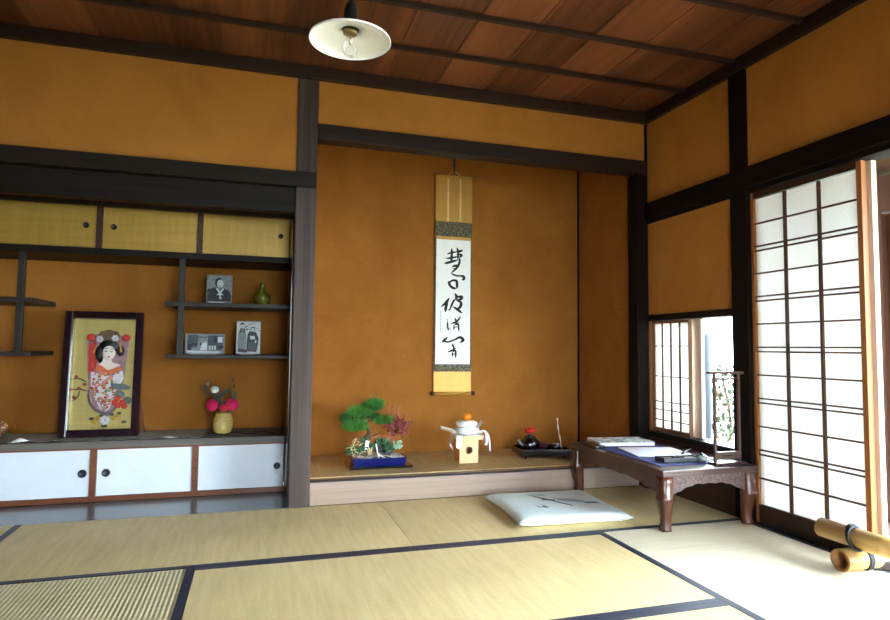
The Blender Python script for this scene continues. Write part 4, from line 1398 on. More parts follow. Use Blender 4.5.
# reed roof shapes, rock, ferns, straw
bb = B()
box(bb, L(374, 441, -0.02) + Vector((-0.05, -0.004, -0.004)), L(374, 441, -0.02) + Vector((0.05, 0.03, 0.004)), 0.001, 0, Matrix.Rotation(math.radians(-24), 3, 'Y'))
box(bb, L(392, 441, -0.02) + Vector((-0.05, -0.004, -0.004)), L(392, 441, -0.02) + Vector((0.05, 0.03, 0.004)), 0.001, 0, Matrix.Rotation(math.radians(20), 3, 'Y'))
obj('hut_roof', bb, 'rust', t)
bb = B()
blob(bb, L(383, 450, 0.02), (0.05, 0.035, 0.045), 10, 8, 0, 0.18)
blob(bb, L(391, 455, -0.01), (0.03, 0.025, 0.03), 9, 7, 0, 0.18)
obj('rock', bb, 'rock', t)
bb = B()
for cx, cy, n in ((362, 453, 40), (372, 450, 30), (391, 451, 40), (384, 445, 40), (352, 452, 24), (366, 444, 20)):
    for i in range(n):
        p = L(cx + random.uniform(-4, 4), cy + random.uniform(-1, 4), random.uniform(-0.06, -0.01))
        d = Vector((random.gauss(0, 1), random.gauss(0, 0.6), random.uniform(0.3, 1.4))).normalized() * random.uniform(0.025, 0.05)
        leaf(bb, p, p + d, 0.011, (0.2, -1, 0.3))
obj('fern', bb, 'fern', t)
bb = B()
for i in range(18):
    p = L(400 + random.uniform(-3, 3), 449 + random.uniform(-3, 3), -0.03)
    d = Vector((random.gauss(0, 1), random.gauss(0, 0.6), random.uniform(0, 1))).normalized() * 0.03
    leaf(bb, p, p + d, 0.02, (0.2, -1, 0.5))
obj('ornamental_leaves', bb, 'pale_green', t)
bb = B()
for i in range(22):
    p = L(357 + random.uniform(-6, 6), 448 + random.uniform(-6, 6), -0.05)
    d = Vector((random.gauss(0, 1), -0.2, random.gauss(0, 0.8))).normalized() * random.uniform(0.02, 0.045)
    tube(bb, [p, p + d], 0.0022, 5)
for i in range(5):
    p = L(371 + random.uniform(-2, 2), 456, -0.06)
    tube(bb, [p, p + Vector((random.uniform(-0.01, 0.015), 0, random.uniform(0.03, 0.06)))], 0.0025, 5)
obj('straw_rope', bb, 'cream', t)
bb = B()
prism(bb, [(0, 0), (0.03, 0.004), (0.026, 0.03), (0.034, 0.055), (0.008, 0.06), (0.004, 0.03)], lambda u, v, w: tuple(L(366, 453, -0.058) + Vector((u, -w, v + 0.01))), 0.002)
obj('paper_streamer', bb, 'sheet_white', t)
bb = B()
tube(bb, catmull([L(381, 460, -0.06), L(379.5, 455, -0.06), L(378.5, 450, -0.055), L(377.5, 446, -0.05)], 5), 0.005, 7)
tube(bb, catmull([L(379, 455, -0.06), L(383, 458, -0.06), L(389, 461, -0.055)], 5), 0.004, 7)
obj('driftwood', bb, 'white_sand', t)

# ------------------------------------------------------------------ mirror rice cakes
KX, KY = -1.178, 0.385
t = thing('offering_stand', 'pale hinoki wood offering stand with a round hole in the alcove', 'offering stand', (KX, KY, TZ + 0.001), math.radians(-4))
bb = B()
h_, w_ = 0.158, 0.065
def holed_panel(bm, axis, sign):
    n = 32
    zc, r = 0.085, 0.024
    inner = []; outer = []; innerb = []
    th = 0.006
    for i in range(n):
        a = 2 * PI * i / n + PI / 4
        ca, sa = math.cos(a), math.sin(a)
        m_ = max(abs(ca), abs(sa))
        ou, ov = ca / m_ * w_, 0.5 * h_ + sa / m_ * h_ * 0.5
        def mk(u, v, d):
            if axis == 'Y':
                return (u, sign * (w_ - d), v)
            return (sign * (w_ - d), u, v)
        inner.append(bm.verts.new(mk(ca * r, zc + sa * r, 0)))
        outer.append(bm.verts.new(mk(ou, ov, 0)))
        innerb.append(bm.verts.new(mk(ca * r, zc + sa * r, th)))
    bridge(bm, inner, outer, 0, False)
    bridge(bm, inner, innerb, 0, False)
for s in (-1, 1):
    holed_panel(bb, 'Y', s)
for s in (-1, 1):
    vs = [bb.verts.new(p) for p in ((s * w_, -w_, 0), (s * w_, w_, 0), (s * w_, w_, h_), (s * w_, -w_, h_))]
    f = bb.faces.new(vs); f.material_index = 1
obj('base', bb, ['hinoki', 'hinoki_edge'], t)
bb = B()
box(bb, (-0.088, -0.088, h_), (0.088, 0.088, h_ + 0.007), 0.001)
for s in (-1, 1):
    box(bb, (-0.092, s * 0.088 - 0.003, h_ + 0.004), (0.092, s * 0.088 + 0.003, h_ + 0.026), 0.001)
    box(bb, (s * 0.088 - 0.003, -0.085, h_ + 0.004), (s * 0.088 + 0.003, 0.085, h_ + 0.026), 0.001)
obj('tray', bb, 'hinoki', t)
# folded white paper draped over the stand
b = B()
zt = h_ + 0.0275
pts = [(-0.094, -0.094, zt), (0.094, -0.094, zt), (0.094, 0.094, zt), (-0.094, 0.094, zt)]
f = [b.verts.new(p) for p in pts]
b.faces.new(f)
def flap(a, c, tip, tip2):
    vv = [b.verts.new(p) for p in (a, c, tip2, tip)]
    b.faces.new(vv)
flap((-0.0945, -0.05, zt), (-0.0945, 0.05, zt), (-0.140, -0.085, zt - 0.06), (-0.118, 0.02, zt - 0.05))
flap((-0.140, -0.085, zt - 0.06), (-0.118, 0.02, zt - 0.05), (-0.105, -0.05, zt - 0.105), (-0.100, 0.0, zt - 0.08))
flap((-0.05, -0.0965, zt), (-0.094, -0.0965, zt), (-0.068, -0.104, zt - 0.088), (-0.100, -0.104, zt - 0.075))
flap((0.0965, -0.06, zt), (0.0965, 0.02, zt), (0.128, -0.07, zt - 0.06), (0.112, 0.0, zt - 0.045))
o = tag(obj('folded_paper', b, 'sheet_white', None, (KX, KY, TZ + 0.001), math.radians(-4), recalc=False), 'white folded paper draped over the wooden offering stand', 'paper')
so = o.modifiers.new('thick', 'SOLIDIFY'); so.thickness = 0.0008
z0 = TZ + 0.001 + zt + 0.0014
def mochi(z, r, h, label):
    prof = [(r * 0.80, 0.0), (r * 0.95, h * 0.18), (r, h * 0.45), (r * 0.93, h * 0.74), (r * 0.7, h * 0.94), (r * 0.35, h), (0.0005, h)]
    return tag(obj('rice_cake', lathe(B(), prof, seg=40), 'mochi', None, (KX, KY, z)), label, 'rice cake', 'mirror rice cakes')
mochi(z0, 0.088, 0.049, 'large round white rice cake lying under the smaller one')
mochi(z0 + 0.0495, 0.074, 0.042, 'smaller round white rice cake directly under the orange')
t = thing('bitter_orange', 'small bitter orange on top of the rice cakes', 'orange', (KX + 0.002, KY, z0 + 0.0925))
obj('fruit', blob(B(), (0, 0, 0.023), (0.030, 0.030, 0.0235), 22, 14), 'orange', t)
obj('stalk', blob(B(), (0, 0, 0.046), (0.004, 0.004, 0.003), 8, 6), 'leaf_dark', t)
# fern frond and curling paper strips
b = B()
tube(b, catmull([(-0.06, -0.02, 0.008), (-0.12, -0.02, 0.03), (-0.19, -0.02, 0.048)], 6), 0.003, 6)
for i in range(12):
    q = catmull([(-0.06, -0.02, 0.008), (-0.12, -0.02, 0.03), (-0.19, -0.02, 0.048)], 6)[i]
    for s in (-1, 1):
        leaf(b, q, q + Vector((-0.012, s * 0.008, s * 0.012)), 0.006, (0, -1, 0.3))
tag(obj('fern_frond', b, plain('dry_pale_fern', lin(196, 190, 168), 0.7), None, (KX, KY, z0 + 0.003)), 'pale dry fern frond sticking out towards the bonsai from the rice cakes', 'frond')
b = B()
def strip(pts, w=0.008):
    P_ = catmull(pts, 7)
    A = [b.verts.new(p + Vector((-w, 0, 0))) for p in P_]
    C_ = [b.verts.new(p + Vector((w, -0.003, 0))) for p in P_]
    for i in range(len(P_) - 1):
        f = b.faces.new((A[i], A[i + 1], C_[i + 1], C_[i])); f.smooth = True
strip([(0.075, -0.03, 0.004), (0.105, -0.035, 0.022), (0.128, -0.04, 0.0), (0.132, -0.04, -0.05), (0.126, -0.04, -0.08)], 0.010)
strip([(0.078, -0.05, 0.003), (0.115, -0.05, 0.016), (0.142, -0.05, -0.02), (0.150, -0.05, -0.08), (0.152, -0.05, -0.12)], 0.005)
o = tag(obj('paper_streamer', b, 'sheet_white', None, (KX, KY, z0 + 0.003), recalc=False), 'curling white paper streamers hanging towards the lacquer tray', 'paper streamer')
so = o.modifiers.new('thick', 'SOLIDIFY'); so.thickness = 0.0008
b = B()
for i in range(8):
    q = Vector((0.072 + i * 0.006, 0.03, 0.006 + i * 0.008))
    for s in (-1, 1):
        leaf(b, q, q + Vector((0.012 + s * 0.006, 0, 0.016 - s * 0.01)), 0.007, (0, -1, 0.2))
tag(obj('fern_frond', b, plain('grey_fern', lin(150, 146, 140), 0.7), None, (KX, KY, z0 + 0.003)), 'small grey fern tip rising beside the curling paper streamers', 'frond')

# ------------------------------------------------------------------ new-year sake tray
t = thing('lacquer_tray', 'footed black lacquer tray by the desk end of the alcove', 'tray', (-0.590, 0.450, TZ + 0.001), math.radians(-7))
bb = B()
box(bb, (-0.178, -0.115, 0.028), (0.178, 0.115, 0.036), 0.002)
for s in (-1, 1):
    box(bb, (-0.183, s * 0.117 - 0.004, 0.022), (0.183, s * 0.117 + 0.004, 0.066), 0.002)
    box(bb, (s * 0.180 - 0.004, -0.114, 0.022), (s * 0.180 + 0.004, 0.114, 0.066), 0.002)
obj('dish', bb, 'black_lacquer', t)
for sx in (-1, 1):
    obj('foot', box(B(), (sx * 0.145 - 0.006, -0.10, 0.0), (sx * 0.145 + 0.006, 0.10, 0.028), 0.002), 'black_lacquer', t)
TT = TZ + 0.001 + 0.037
t = thing('sake_kettle', 'round black lidded sake kettle on the lacquer tray', 'kettle', (-0.672, 0.455, TT))
obj('body', lathe(B(), [(0.028, 0), (0.046, 0.010), (0.056, 0.035), (0.05, 0.062), (0.034, 0.076), (0.030, 0.08)], seg=28, capt=True), 'black_lacquer', t)
bb = B(); tube(bb, catmull([(-0.045, -0.01, 0.03), (-0.068, -0.012, 0.05), (-0.078, -0.012, 0.075)], 4), [0.014, 0.013, 0.012, 0.011, 0.010, 0.009, 0.008, 0.007, 0.006], 10)
obj('spout', bb, 'black_lacquer', t)
bb = lathe(B(), [(0.033, 0.081), (0.030, 0.088), (0.012, 0.094), (0.008, 0.10), (0.010, 0.106), (0.0005, 0.110)], seg=24)
obj('lid', bb, 'black_lacquer', t)
bb = B()
for i in range(16):
    a = 2 * PI * i / 16
    d = Vector((math.cos(a) * 0.046, math.sin(a) * 0.03, 0.014 + 0.022 * random.random()))
    leaf(bb, Vector((0, 0, 0.108)), Vector((0, 0, 0.108)) + d, 0.026, (0, 0, 1), 0, 0.25)
blob(bb, (0, 0, 0.120), (0.030, 0.024, 0.020), 12, 8)
obj('paper_ornament', bb, 'red_cup', t)
t.scale = (1.28, 1.1, 1.24)
t = thing('cup_stack', 'low plum and black stacked cups in the middle of the lacquer tray', 'cups', (-0.572, 0.46, TT))
obj('stand', lathe(B(), [(0.03, 0), (0.022, 0.006), (0.020, 0.016), (0.036, 0.022), (0.036, 0.026)], seg=24, capt=True), 'black_lacquer', t)
for i, m_ in enumerate(('plum', 'black_lacquer', 'plum')):
    z = 0.0265 + i * 0.009
    r = 0.043 - i * 0.006
    obj('cup', lathe(B(), [(r * 0.45, z), (r * 0.5, z + 0.003), (r, z + 0.015), (r * 0.96, z + 0.0155), (r * 0.4, z + 0.005), (0.0005, z + 0.005)], seg=24, capb=True), m_, t)
t = thing('ink_jar', 'small black jar with bright rim at the foot of the dry stalk', 'jar', (-0.474, 0.45, TT))
obj('body', lathe(B(), [(0.026, 0), (0.034, 0.008), (0.036, 0.034), (0.030, 0.046)], seg=24, capt=True), 'black_lacquer', t)
obj('rim', lathe(B(), [(0.030, 0.046), (0.031, 0.049), (0.026, 0.051), (0.024, 0.048)], seg=24, capb=False), 'silver', t)
b = B()
tube(b, catmull([(0.026, 0, 0.0), (0.012, 0.0, 0.07), (-0.004, 0.0, 0.15), (-0.012, 0.0, 0.225)], 6), [0.004 + 0.002 * math.sin(i * 1.1) for i in range(19)], 7)
tag(obj('dry_stalk', b, plain('pale_dry_stalk', lin(232, 214, 186), 0.6), None, (-0.438, 0.47, TT + 0.001)), 'pale dry stalk standing upright on the lacquer tray', 'stalk')

# ------------------------------------------------------------------ desk
DX, DY = -0.320, -0.497
t = thing('writing_desk', 'long low rosewood desk with carved apron under the small window', 'desk', (DX, DY, 0.0018))
hw, hl, top = 0.297, 0.479, 0.305
bb = B()
box(bb, (-hw, -hl, top - 0.018), (hw, hl, top), 0.004)
box(bb, (-hw + 0.008, -hl + 0.008, top - 0.034), (hw - 0.008, hl - 0.008, top - 0.018), 0.003)
obj('desk_top', bb, 'desk', t)
def apron(u0, u1, low, mid, n=48):
    pts = [(u0, top - 0.034)]
    pts += [(u0, low)]
    for i in range(n + 1):
        s = i / n
        u = u0 + (u1 - u0) * s
        e = min(s, 1 - s) * 2
        z = low + (mid - low) * min(1, (e * 1.55)) ** 0.6
        z += 0.006 * abs(math.sin(s * PI * 7)) * (1 if 0.04 < s < 0.96 else 0)
        pts.append((u, z))
    pts += [(u1, low), (u1, top - 0.034)]
    out = []
    for p in pts:
        if not out or (abs(p[0] - out[-1][0]) + abs(p[1] - out[-1][1])) > 1e-5:
            out.append(p)
    return out
for yy in (-hl + 0.022, hl - 0.040):
    bb = B()
    prism(bb, apron(-hw + 0.05, hw - 0.05, 0.150, 0.222), lambda u, v, w, yy=yy: (u, yy + w, v), 0.018)
    obj('apron', bb, 'desk_carved', t)
for xx in (-hw + 0.022, hw - 0.040):
    bb = B()
    prism(bb, apron(-hl + 0.05, hl - 0.05, 0.165, 0.212), lambda u, v, w, xx=xx: (xx + w, u, v), 0.018)
    obj('apron', bb, 'desk', t)
def leg_bm(sx, sy):
    bb = B()
    prof = [(top - 0.034, 0.034, 0.002), (0.24, 0.034, 0.003), (0.175, 0.033, 0.004), (0.168, 0.036, 0.006), (0.155, 0.036, 0.006), (0.148, 0.032, 0.006), (0.11, 0.029, 0.003), (0.07, 0.024, -0.002), (0.035, 0.022, -0.003), (0.012, 0.025, 0.0), (0.0, 0.025, 0.001)]
    rs = []
    for z, h, off in prof:
        c = Vector((sx * (hw - 0.044 + off), sy * (hl - 0.044 + off), z))
        r_ = []
        m_ = h * 0.3
        for (a, b_) in ((1, 1), (-1, 1), (-1, -1), (1, -1)):
            k1 = Vector((a * h, b_ * (h - m_), 0)); k2 = Vector((a * (h - m_), b_ * h, 0))
            if a * b_ > 0:
                r_ += [bb.verts.new(c + k1), bb.verts.new(c + k2)]
            else:
                r_ += [bb.verts.new(c + k2), bb.verts.new(c + k1)]
        rs.append(r_)
    for i in range(len(rs) - 1):
        bridge(bb, rs[i], rs[i + 1], 0, True)
    cap(bb, rs[0]); cap(bb, rs[-1], 0, True)
    return bb
for sx in (-1, 1):
    for sy in (-1, 1):
        obj('leg', leg_bm(sx, sy), 'desk_z', t)
DT = top + 0.0026
tag(obj('desk_cloth', box(B(), (-0.552, -0.868, DT), (-0.128, -0.018, DT + 0.003), 0.001), 'navy_cloth'), 'navy cloth spread over the top of the writing desk', 'cloth')
C0 = DT + 0.0036
t = thing('booklet', 'thick pale booklet with grey green print at the far end of the desk', 'booklet', (-0.33, -0.155, C0), math.radians(-9))
obj('pages', box(B(), (-0.178, -0.112, 0.0005), (0.178, 0.112, 0.019), 0.001), 'sheet_white', t)
obj('cover', box(B(), (-0.18, -0.115, 0.0195), (0.18, 0.115, 0.023), 0.001), 'booklet', t)
tag(obj('notebook', box(B(), (-0.030, -0.09, 0.0), (0.030, 0.09, 0.014), 0.002), 'black_lacquer', None, (-0.545, -0.215, C0), math.radians(-9)), 'thin dark notebook beside the pale booklet on the desk', 'notebook')
b = B()
box(b, (-0.165, -0.155, 0.0), (0.165, 0.155, 0.004), 0.0)
tag(obj('paper_sheets', b, 'sheet_white', None, (-0.315, -0.50, C0), math.radians(-12)), 'white sheets of writing paper in the middle of the desk', 'paper')
tag(obj('paper_sheet', box(B(), (-0.07, -0.06, 0.0), (0.07, 0.06, 0.002)), 'booklet', None, (-0.205, -0.735, C0), math.radians(18)), 'small printed sheet near the brush rack on the desk', 'paper')
t = thing('ink_stone', 'dark inkstone at the near end of the navy cloth', 'inkstone', (-0.365, -0.770, C0), math.radians(-4))
bb = B()
box(bb, (-0.115, -0.045, 0), (0.115, 0.045, 0.016), 0.003)
for s in (-1, 1):
    box(bb, (-0.115, s * 0.040 - 0.005, 0.014), (0.115, s * 0.040 + 0.005, 0.022), 0.002)
box(bb, (-0.115, -0.036, 0.014), (-0.105, 0.036, 0.022), 0.002)
box(bb, (0.105, -0.036, 0.014), (0.115, 0.036, 0.022), 0.002)
obj('slab', bb, 'stone', t)
obj('ink_stick', box(B(), (-0.04, -0.009, 0.0165), (0.03, 0.009, 0.026), 0.002), 'ink_black', t)
b = B()
tube(b, [(0, 0, 0.006), (0.13, 0.1, 0.006)], [0.005, 0.004], 8)
tube(b, [(0.13, 0.1, 0.006), (0.15, 0.115, 0.006), (0.165, 0.127, 0.006)], [0.005, 0.006, 0.001], 8)
tag(obj('writing_brush', b, 'stone', None, (-0.225, -0.62, C0 + 0.0045)), 'dark writing brush lying at the edge of the white sheets', 'brush')
t = thing('water_dropper', 'small grey green round water pot beside the brush rack', 'water pot', (-0.262, -0.825, DT + 0.0036))
obj('body', lathe(B(), [(0.016, 0), (0.026, 0.006), (0.030, 0.02), (0.024, 0.034), (0.012, 0.038)], seg=24, capt=True), 'celadon', t)
obj('lid', lathe(B(), [(0.012, 0.0385), (0.010, 0.043), (0.004, 0.046), (0.0005, 0.05)], seg=16), 'stone', t)

# brush rack: two posts, overhanging top beam, lower bar, boxed foot with a slot
t = thing('brush_rack', 'tall empty wooden brush rack standing on the desk before the window', 'brush rack', (-0.152, -0.893, DT))
for sx in (-1, 1):
    obj('post', box(B(), (sx * 0.078 - 0.007, -0.007, 0.012), (sx * 0.078 + 0.007, 0.007, 0.474), 0.002), 'rack', t)
obj('top_beam', box(B(), (-0.118, -0.012, 0.474), (0.106, 0.012, 0.489), 0.003), wood('rack_beam', lin(64, 48, 42), lin(102, 80, 72), 'X', 0.35), t)
obj('cross_bar', box(B(), (-0.071, -0.005, 0.446), (0.071, 0.005, 0.455), 0.001), 'rack', t)
bb = B()
box(bb, (-0.071, -0.006, 0.026), (0.071, 0.006, 0.064), 0.001)
pn = obj('foot_panel', bb, 'rack', t)
obj('slot', box(B(), (-0.024, -0.0072, 0.040), (0.024, -0.0058, 0.048), 0.0), 'ink_black', pn)
bb = B()
box(bb, (-0.10, -0.034, 0.0), (0.10, 0.034, 0.012), 0.003)
obj('base', bb, 'desk', t)

# ------------------------------------------------------------------ floor cushion
t_ = thing('floor_cushion', 'square pale aqua floor cushion with a sparse dark branch print', 'cushion', (-0.945, -0.452, 0.002), math.radians(-3))
N = 40
hx, hy = 0.315, 0.298
def cush_z(u, v):
    e = (max(0.0, 1 - abs(u) ** 9) * max(0.0, 1 - abs(v) ** 9)) ** 0.42
    return 0.026 + 0.026 * e + 0.004 * noise.noise((u * 2.2, v * 2.2, 1.0)) * e
bb = B()
def sq(u, v):
    k = 1 - 0.03 * (1 - u * u) * 0 - 0.02 * (abs(v) ** 4) * (1 - u * u) * 0
    return (u * hx * (1 - 0.035 * (1 - v * v) * abs(u) ** 3), v * hy * (1 - 0.035 * (1 - u * u) * abs(v) ** 3))
top_ = []; bot_ = []
for j in range(N + 1):
    rt = []; rb = []
    for i in range(N + 1):
        u, v = -1 + 2 * i / N, -1 + 2 * j / N
        x_, y_ = sq(u, v)
        e = (max(0.0, 1 - abs(u) ** 9) * max(0.0, 1 - abs(v) ** 9)) ** 0.42
        zt_ = cush_z(u, v)
        rt.append(bb.verts.new((x_, y_, zt_)))
        if 0 < i < N and 0 < j < N:
            rb.append(bb.verts.new((x_, y_, 0.026 - 0.026 * e)))
        else:
            rb.append(rt[-1])
    top_.append(rt); bot_.append(rb)
for j in range(N):
    for i in range(N):
        f = bb.faces.new((top_[j][i], top_[j][i + 1], top_[j + 1][i + 1], top_[j + 1][i])); f.smooth = True
        q = [bot_[j][i], bot_[j + 1][i], bot_[j + 1][i + 1], bot_[j][i + 1]]
        try:
            f = bb.faces.new(q); f.smooth = True
        except ValueError:
            pass
def c3(u, v):
    x_, y_ = sq(u, v)
    return (x_, y_, cush_z(u, v) + 0.0016)
pr = [([(-0.28, 0.52), (-0.08, 0.18), (0.14, -0.22), (0.20, -0.38)], [0.012, 0.022, 0.018, 0.006], 1), ([(-0.18, 0.22), (-0.02, 0.10), (0.06, 0.12)], [0.02, 0.034, 0.01], 1), ([(-0.08, 0.18), (-0.2, 0.12)], [0.018, 0.008], 1),
      ([(-0.36, -0.30), (-0.30, -0.42)], [0.03, 0.008], 1), ([(-0.34, -0.18), (-0.26, -0.40)], [0.008, 0.014], 2), ([(-0.44, -0.2), (-0.40, -0.4)], [0.006, 0.010], 2)]
for k in range(8):
    u0 = 0.06 + 0.055 * k
    pr.append(([(u0, 0.35 - 0.03 * k), (u0 + 0.12, -0.02 - 0.03 * k)], [0.005, 0.009], 2))
for k in range(5):
    pr.append(([(0.48 + 0.05 * k, -0.12), (0.56 + 0.05 * k, -0.26)], [0.012, 0.016], 2))
for k in range(6):
    pr.append(([(-0.30 + 0.05 * k, 0.62), (-0.24 + 0.05 * k, 0.44)], [0.004, 0.007], 2))
for pts, w, mi in pr:
    ribbon2d(bb, pts, [k * (1.35 if mi == 1 else 2.1) for k in w], c3, mi)
obj('cover', bb, ['cushion', 'cushion_ink', 'cushion_grey'], t_, recalc=False)
bb = B()
per = []
for i in range(N):
    per.append((-1 + 2 * i / N, -1))
for i in range(N):
    per.append((1, -1 + 2 * i / N))
for i in range(N):
    per.append((1 - 2 * i / N, 1))
for i in range(N):
    per.append((-1, 1 - 2 * i / N))
pts = []
for u, v in per:
    x_, y_ = sq(u, v)
    pts.append(Vector((x_, y_, 0.026)))
tube(bb, pts + [pts[0]], 0.0035, 6)
obj('piping', bb, 'cushion', t_)

# ------------------------------------------------------------------ bamboo barrier at the doorway
BX = -0.150
t = thing('bamboo_barrier', 'thick bamboo rail on short bamboo feet lying along the doorway', 'barrier', (BX, -1.66, 0.0025))
bb = B()
def bamboo(bm, axis, a0, a1, c, r, nodes, hollow_lo=True):
    """pole along an axis with swollen nodes; a recessed hollow at its low end"""
    prof = [(a0, r)]
    for nd in nodes:
        prof += [(nd - 0.012, r), (nd - 0.004, r * 1.05), (nd, r * 0.98), (nd + 0.004, r * 1.05), (nd + 0.012, r)]
    prof.append((a1, r))
    prof.sort()
    rs = []
    u, v = (Vector((1, 0, 0)), Vector((0, 0, 1))) if axis == 'Y' else (Vector((0, 1, 0)), Vector((0, 0, 1)))
    d = Vector((0, 1, 0)) if axis == 'Y' else Vector((1, 0, 0))
    for a, rr_ in prof:
        rs.append(ring(bm, Vector(c) + d * a, u, v, rr_, rr_, 28))
    for i in range(len(rs) - 1):
        bridge(bm, rs[i], rs[i + 1])
    i1 = ring(bm, Vector(c) + d * a0, u, v, r * 0.80, r * 0.80, 28)
    i2 = ring(bm, Vector(c) + d * (a0 + 0.07), u, v, r * 0.78, r * 0.78, 28)
    bridge(bm, rs[0], i1, 1, False); bridge(bm, i1, i2, 1); cap(bm, i2, 1)
    j1 = ring(bm, Vector(c) + d * a1, u, v, r * 0.80, r * 0.80, 28)
    j2 = ring(bm, Vector(c) + d * (a1 - 0.07), u, v, r * 0.78, r * 0.78, 28)
    bridge(bm, rs[-1], j1, 1, False); bridge(bm, j1, j2, 1); cap(bm, j2, 1)
bamboo(bb, 'Y', -1.45, 0.205, (0, 0, 0.131), 0.041, [-1.2, -0.85, -0.45, -0.08])
obj('rail', bb, ['bamboo', 'bamboo_in'], t)
for fy in (0.045, -1.28):
    bb = B()
    bamboo(bb, 'X', -0.085, 0.105, (0, fy, 0.0455), 0.045, [0.06])
    ft = obj('foot', bb, ['bamboo', 'bamboo_in'], t)
    bb = B()
    for k in range(5):
        dy = (k - 2) * 0.008
        P_ = []
        for i in range(25):
            a = 2 * PI * i / 24
            P_.append((0.046 * math.sin(a) + 0.006 * k - 0.01, fy + dy + 0.012 * math.cos(a * 1.0), 0.131 + 0.046 * math.cos(a)))
        tube(bb, P_, 0.0045, 6)
    for k in range(3):
        P_ = []
        for i in range(25):
            a = 2 * PI * i / 24
            P_.append((0.026 + k * 0.008, fy + 0.050 * math.sin(a), max(0.0048, 0.0455 + 0.0495 * math.cos(a))))
        tube(bb, P_, 0.0042, 6)
    obj('lashing', bb, 'cord', t)
bb = B()
tube(bb, catmull([(0.04, 0.0, 0.012), (0.075, -0.05, 0.02), (0.09, -0.1, 0.012), (0.07, -0.2, 0.006), (0.1, -0.32, 0.006)], 6), 0.0045, 6)
obj('cord_tail', bb, 'cord', t)

# ------------------------------------------------------------------ pendant lamp
LX, LY, LZ = -2.325, -1.85, 1.806
t = thing('pendant_lamp', 'white enamel pendant lamp shade with a bare unlit bulb', 'lamp', (LX, LY, LZ))
obj('shade', lathe(B(), [(0.1185, 0.000), (0.117, 0.004), (0.096, 0.014), (0.06, 0.026), (0.026, 0.034), (0.026, 0.037), (0.06, 0.029), (0.096, 0.017), (0.119, 0.006), (0.120, 0.001), (0.1185, 0.000)], seg=64, capb=False), 'white_enamel', t)
bb = lathe(B(), [(0.024, 0.034), (0.024, 0.045), (0.023, 0.05), (0.020, 0.09), (0.016, 0.11), (0.006, 0.125)], seg=24, capb=True)
obj('socket', bb, 'bakelite', t)
obj('socket_ring', lathe(B(), [(0.012, 0.022), (0.021, 0.023), (0.0225, 0.033), (0.014, 0.033)], seg=24), 'brass', t)
bu = obj('bulb', lathe(B(), [(0.011, 0.022), (0.012, 0.010), (0.018, -0.006), (0.023, -0.020), (0.022, -0.032), (0.014, -0.043), (0.0005, -0.047)], seg=24, capb=False), 'bulb_glass', t)
bb = B()
tube(bb, [(0, 0, 0.018), (0, 0, -0.008)], 0.003, 8)
for k in range(3):
    a = k * 2.09
    tube(bb, [(0, 0, -0.006), (0.009 * math.cos(a), 0.009 * math.sin(a), -0.018)], 0.0006, 5)
obj('filament', bb, 'silver', bu)
bb = B()
tube(bb, [(0, 0, 0.12), (0, 0, ZC - LZ - 0.025)], 0.0035, 8)
obj('cord', bb, 'cord', t)
obj('ceiling_cap', lathe(B(), [(0.012, ZC - LZ - 0.03), (0.032, ZC - LZ - 0.012), (0.034, ZC - LZ - 0.004)], seg=24), 'bakelite', t)

# ------------------------------------------------------------------ outside: veranda, eave, garden
b = B()
for i in range(8):
    box(b, (0.115 + i * 0.115, -4.6, -0.10), (0.227 + i * 0.115, -0.86, -0.075), 0.002)
tag(obj('trim_15', b, 'engawa'), 'pale veranda boards outside the open doorway', 'veranda', kind='structure')
b = B()
box(b, (0.95, -4.6, 1.742), (1.06, 2.6, 1.952), 0.004)
tag(obj('trim_16', b, 'pillar_out'), 'veranda beam carrying the eave', 'beam', kind='structure')
t = thing('veranda_screen', 'brown wooden shutter panel at the outer edge of the veranda', 'shutter', (1.0, -0.90, -0.072))
obj('post', box(B(), (-0.05, -0.03, 0.0), (0.05, 0.09, 1.812), 0.004), 'pillar_out', t)
obj('board', box(B(), (-0.012, -0.62, 0.0), (0.012, -0.031, 1.80), 0.002), 'pillar_out', t)
b = B()
v = [b.verts.new(p) for p in ((0.1, -5.2, 2.42), (0.1, 3.2, 2.42), (1.12, 3.2, 1.95), (1.12, -5.2, 1.95))]
b.faces.new(v)
v2 = [b.verts.new(p) for p in ((0.1, -5.2, 2.50), (0.1, 3.2, 2.50), (1.12, 3.2, 2.03), (1.12, -5.2, 2.03))]
b.faces.new(list(reversed(v2)))
for q in range(4):
    b.faces.new((v[q], v2[q], v2[(q + 1) % 4], v[(q + 1) % 4]))
ev = tag(obj('roof', b, 'eave'), 'underside of the wooden eave over the veranda', 'eave', kind='structure')
bb = B()
for i in range(20):
    yy = -5.0 + i * 0.42
    v = [bb.verts.new(p) for p in ((0.1, yy, 2.419), (1.1, yy, 1.958), (1.1, yy, 1.905), (0.1, yy, 2.365))]
    v2 = [bb.verts.new(p) for p in ((0.1, yy + 0.05, 2.419), (1.1, yy + 0.05, 1.958), (1.1, yy + 0.05, 1.905), (0.1, yy + 0.05, 2.365))]
    bb.faces.new(v); bb.faces.new(list(reversed(v2)))
    for q in range(4):
        bb.faces.new((v[q], v2[q], v2[(q + 1) % 4], v[(q + 1) % 4]))
obj('rafter', bb, 'eave', ev)
b = B()
box(b, (-14, -20, -0.6), (18, 16, -0.5))
tag(obj('ground', b, 'ground'), 'pale garden ground outside', 'ground', kind='structure')
b = B()
tube(b, [(0, 0, 0), (0, 0, 1.54), (0, 0, 1.58)], [0.045, 0.042, 0.02], 12)
tag(obj('garden_post', b, 'garden_post', None, (1.5, 1.235, -0.5)), 'blue grey weathered garden post seen through the small window', 'post')
t = thing('garden_shrub', 'yellow green shrub with bare stems seen through the small window', 'shrub', (2.35, 1.95, -0.5))
bb = B()
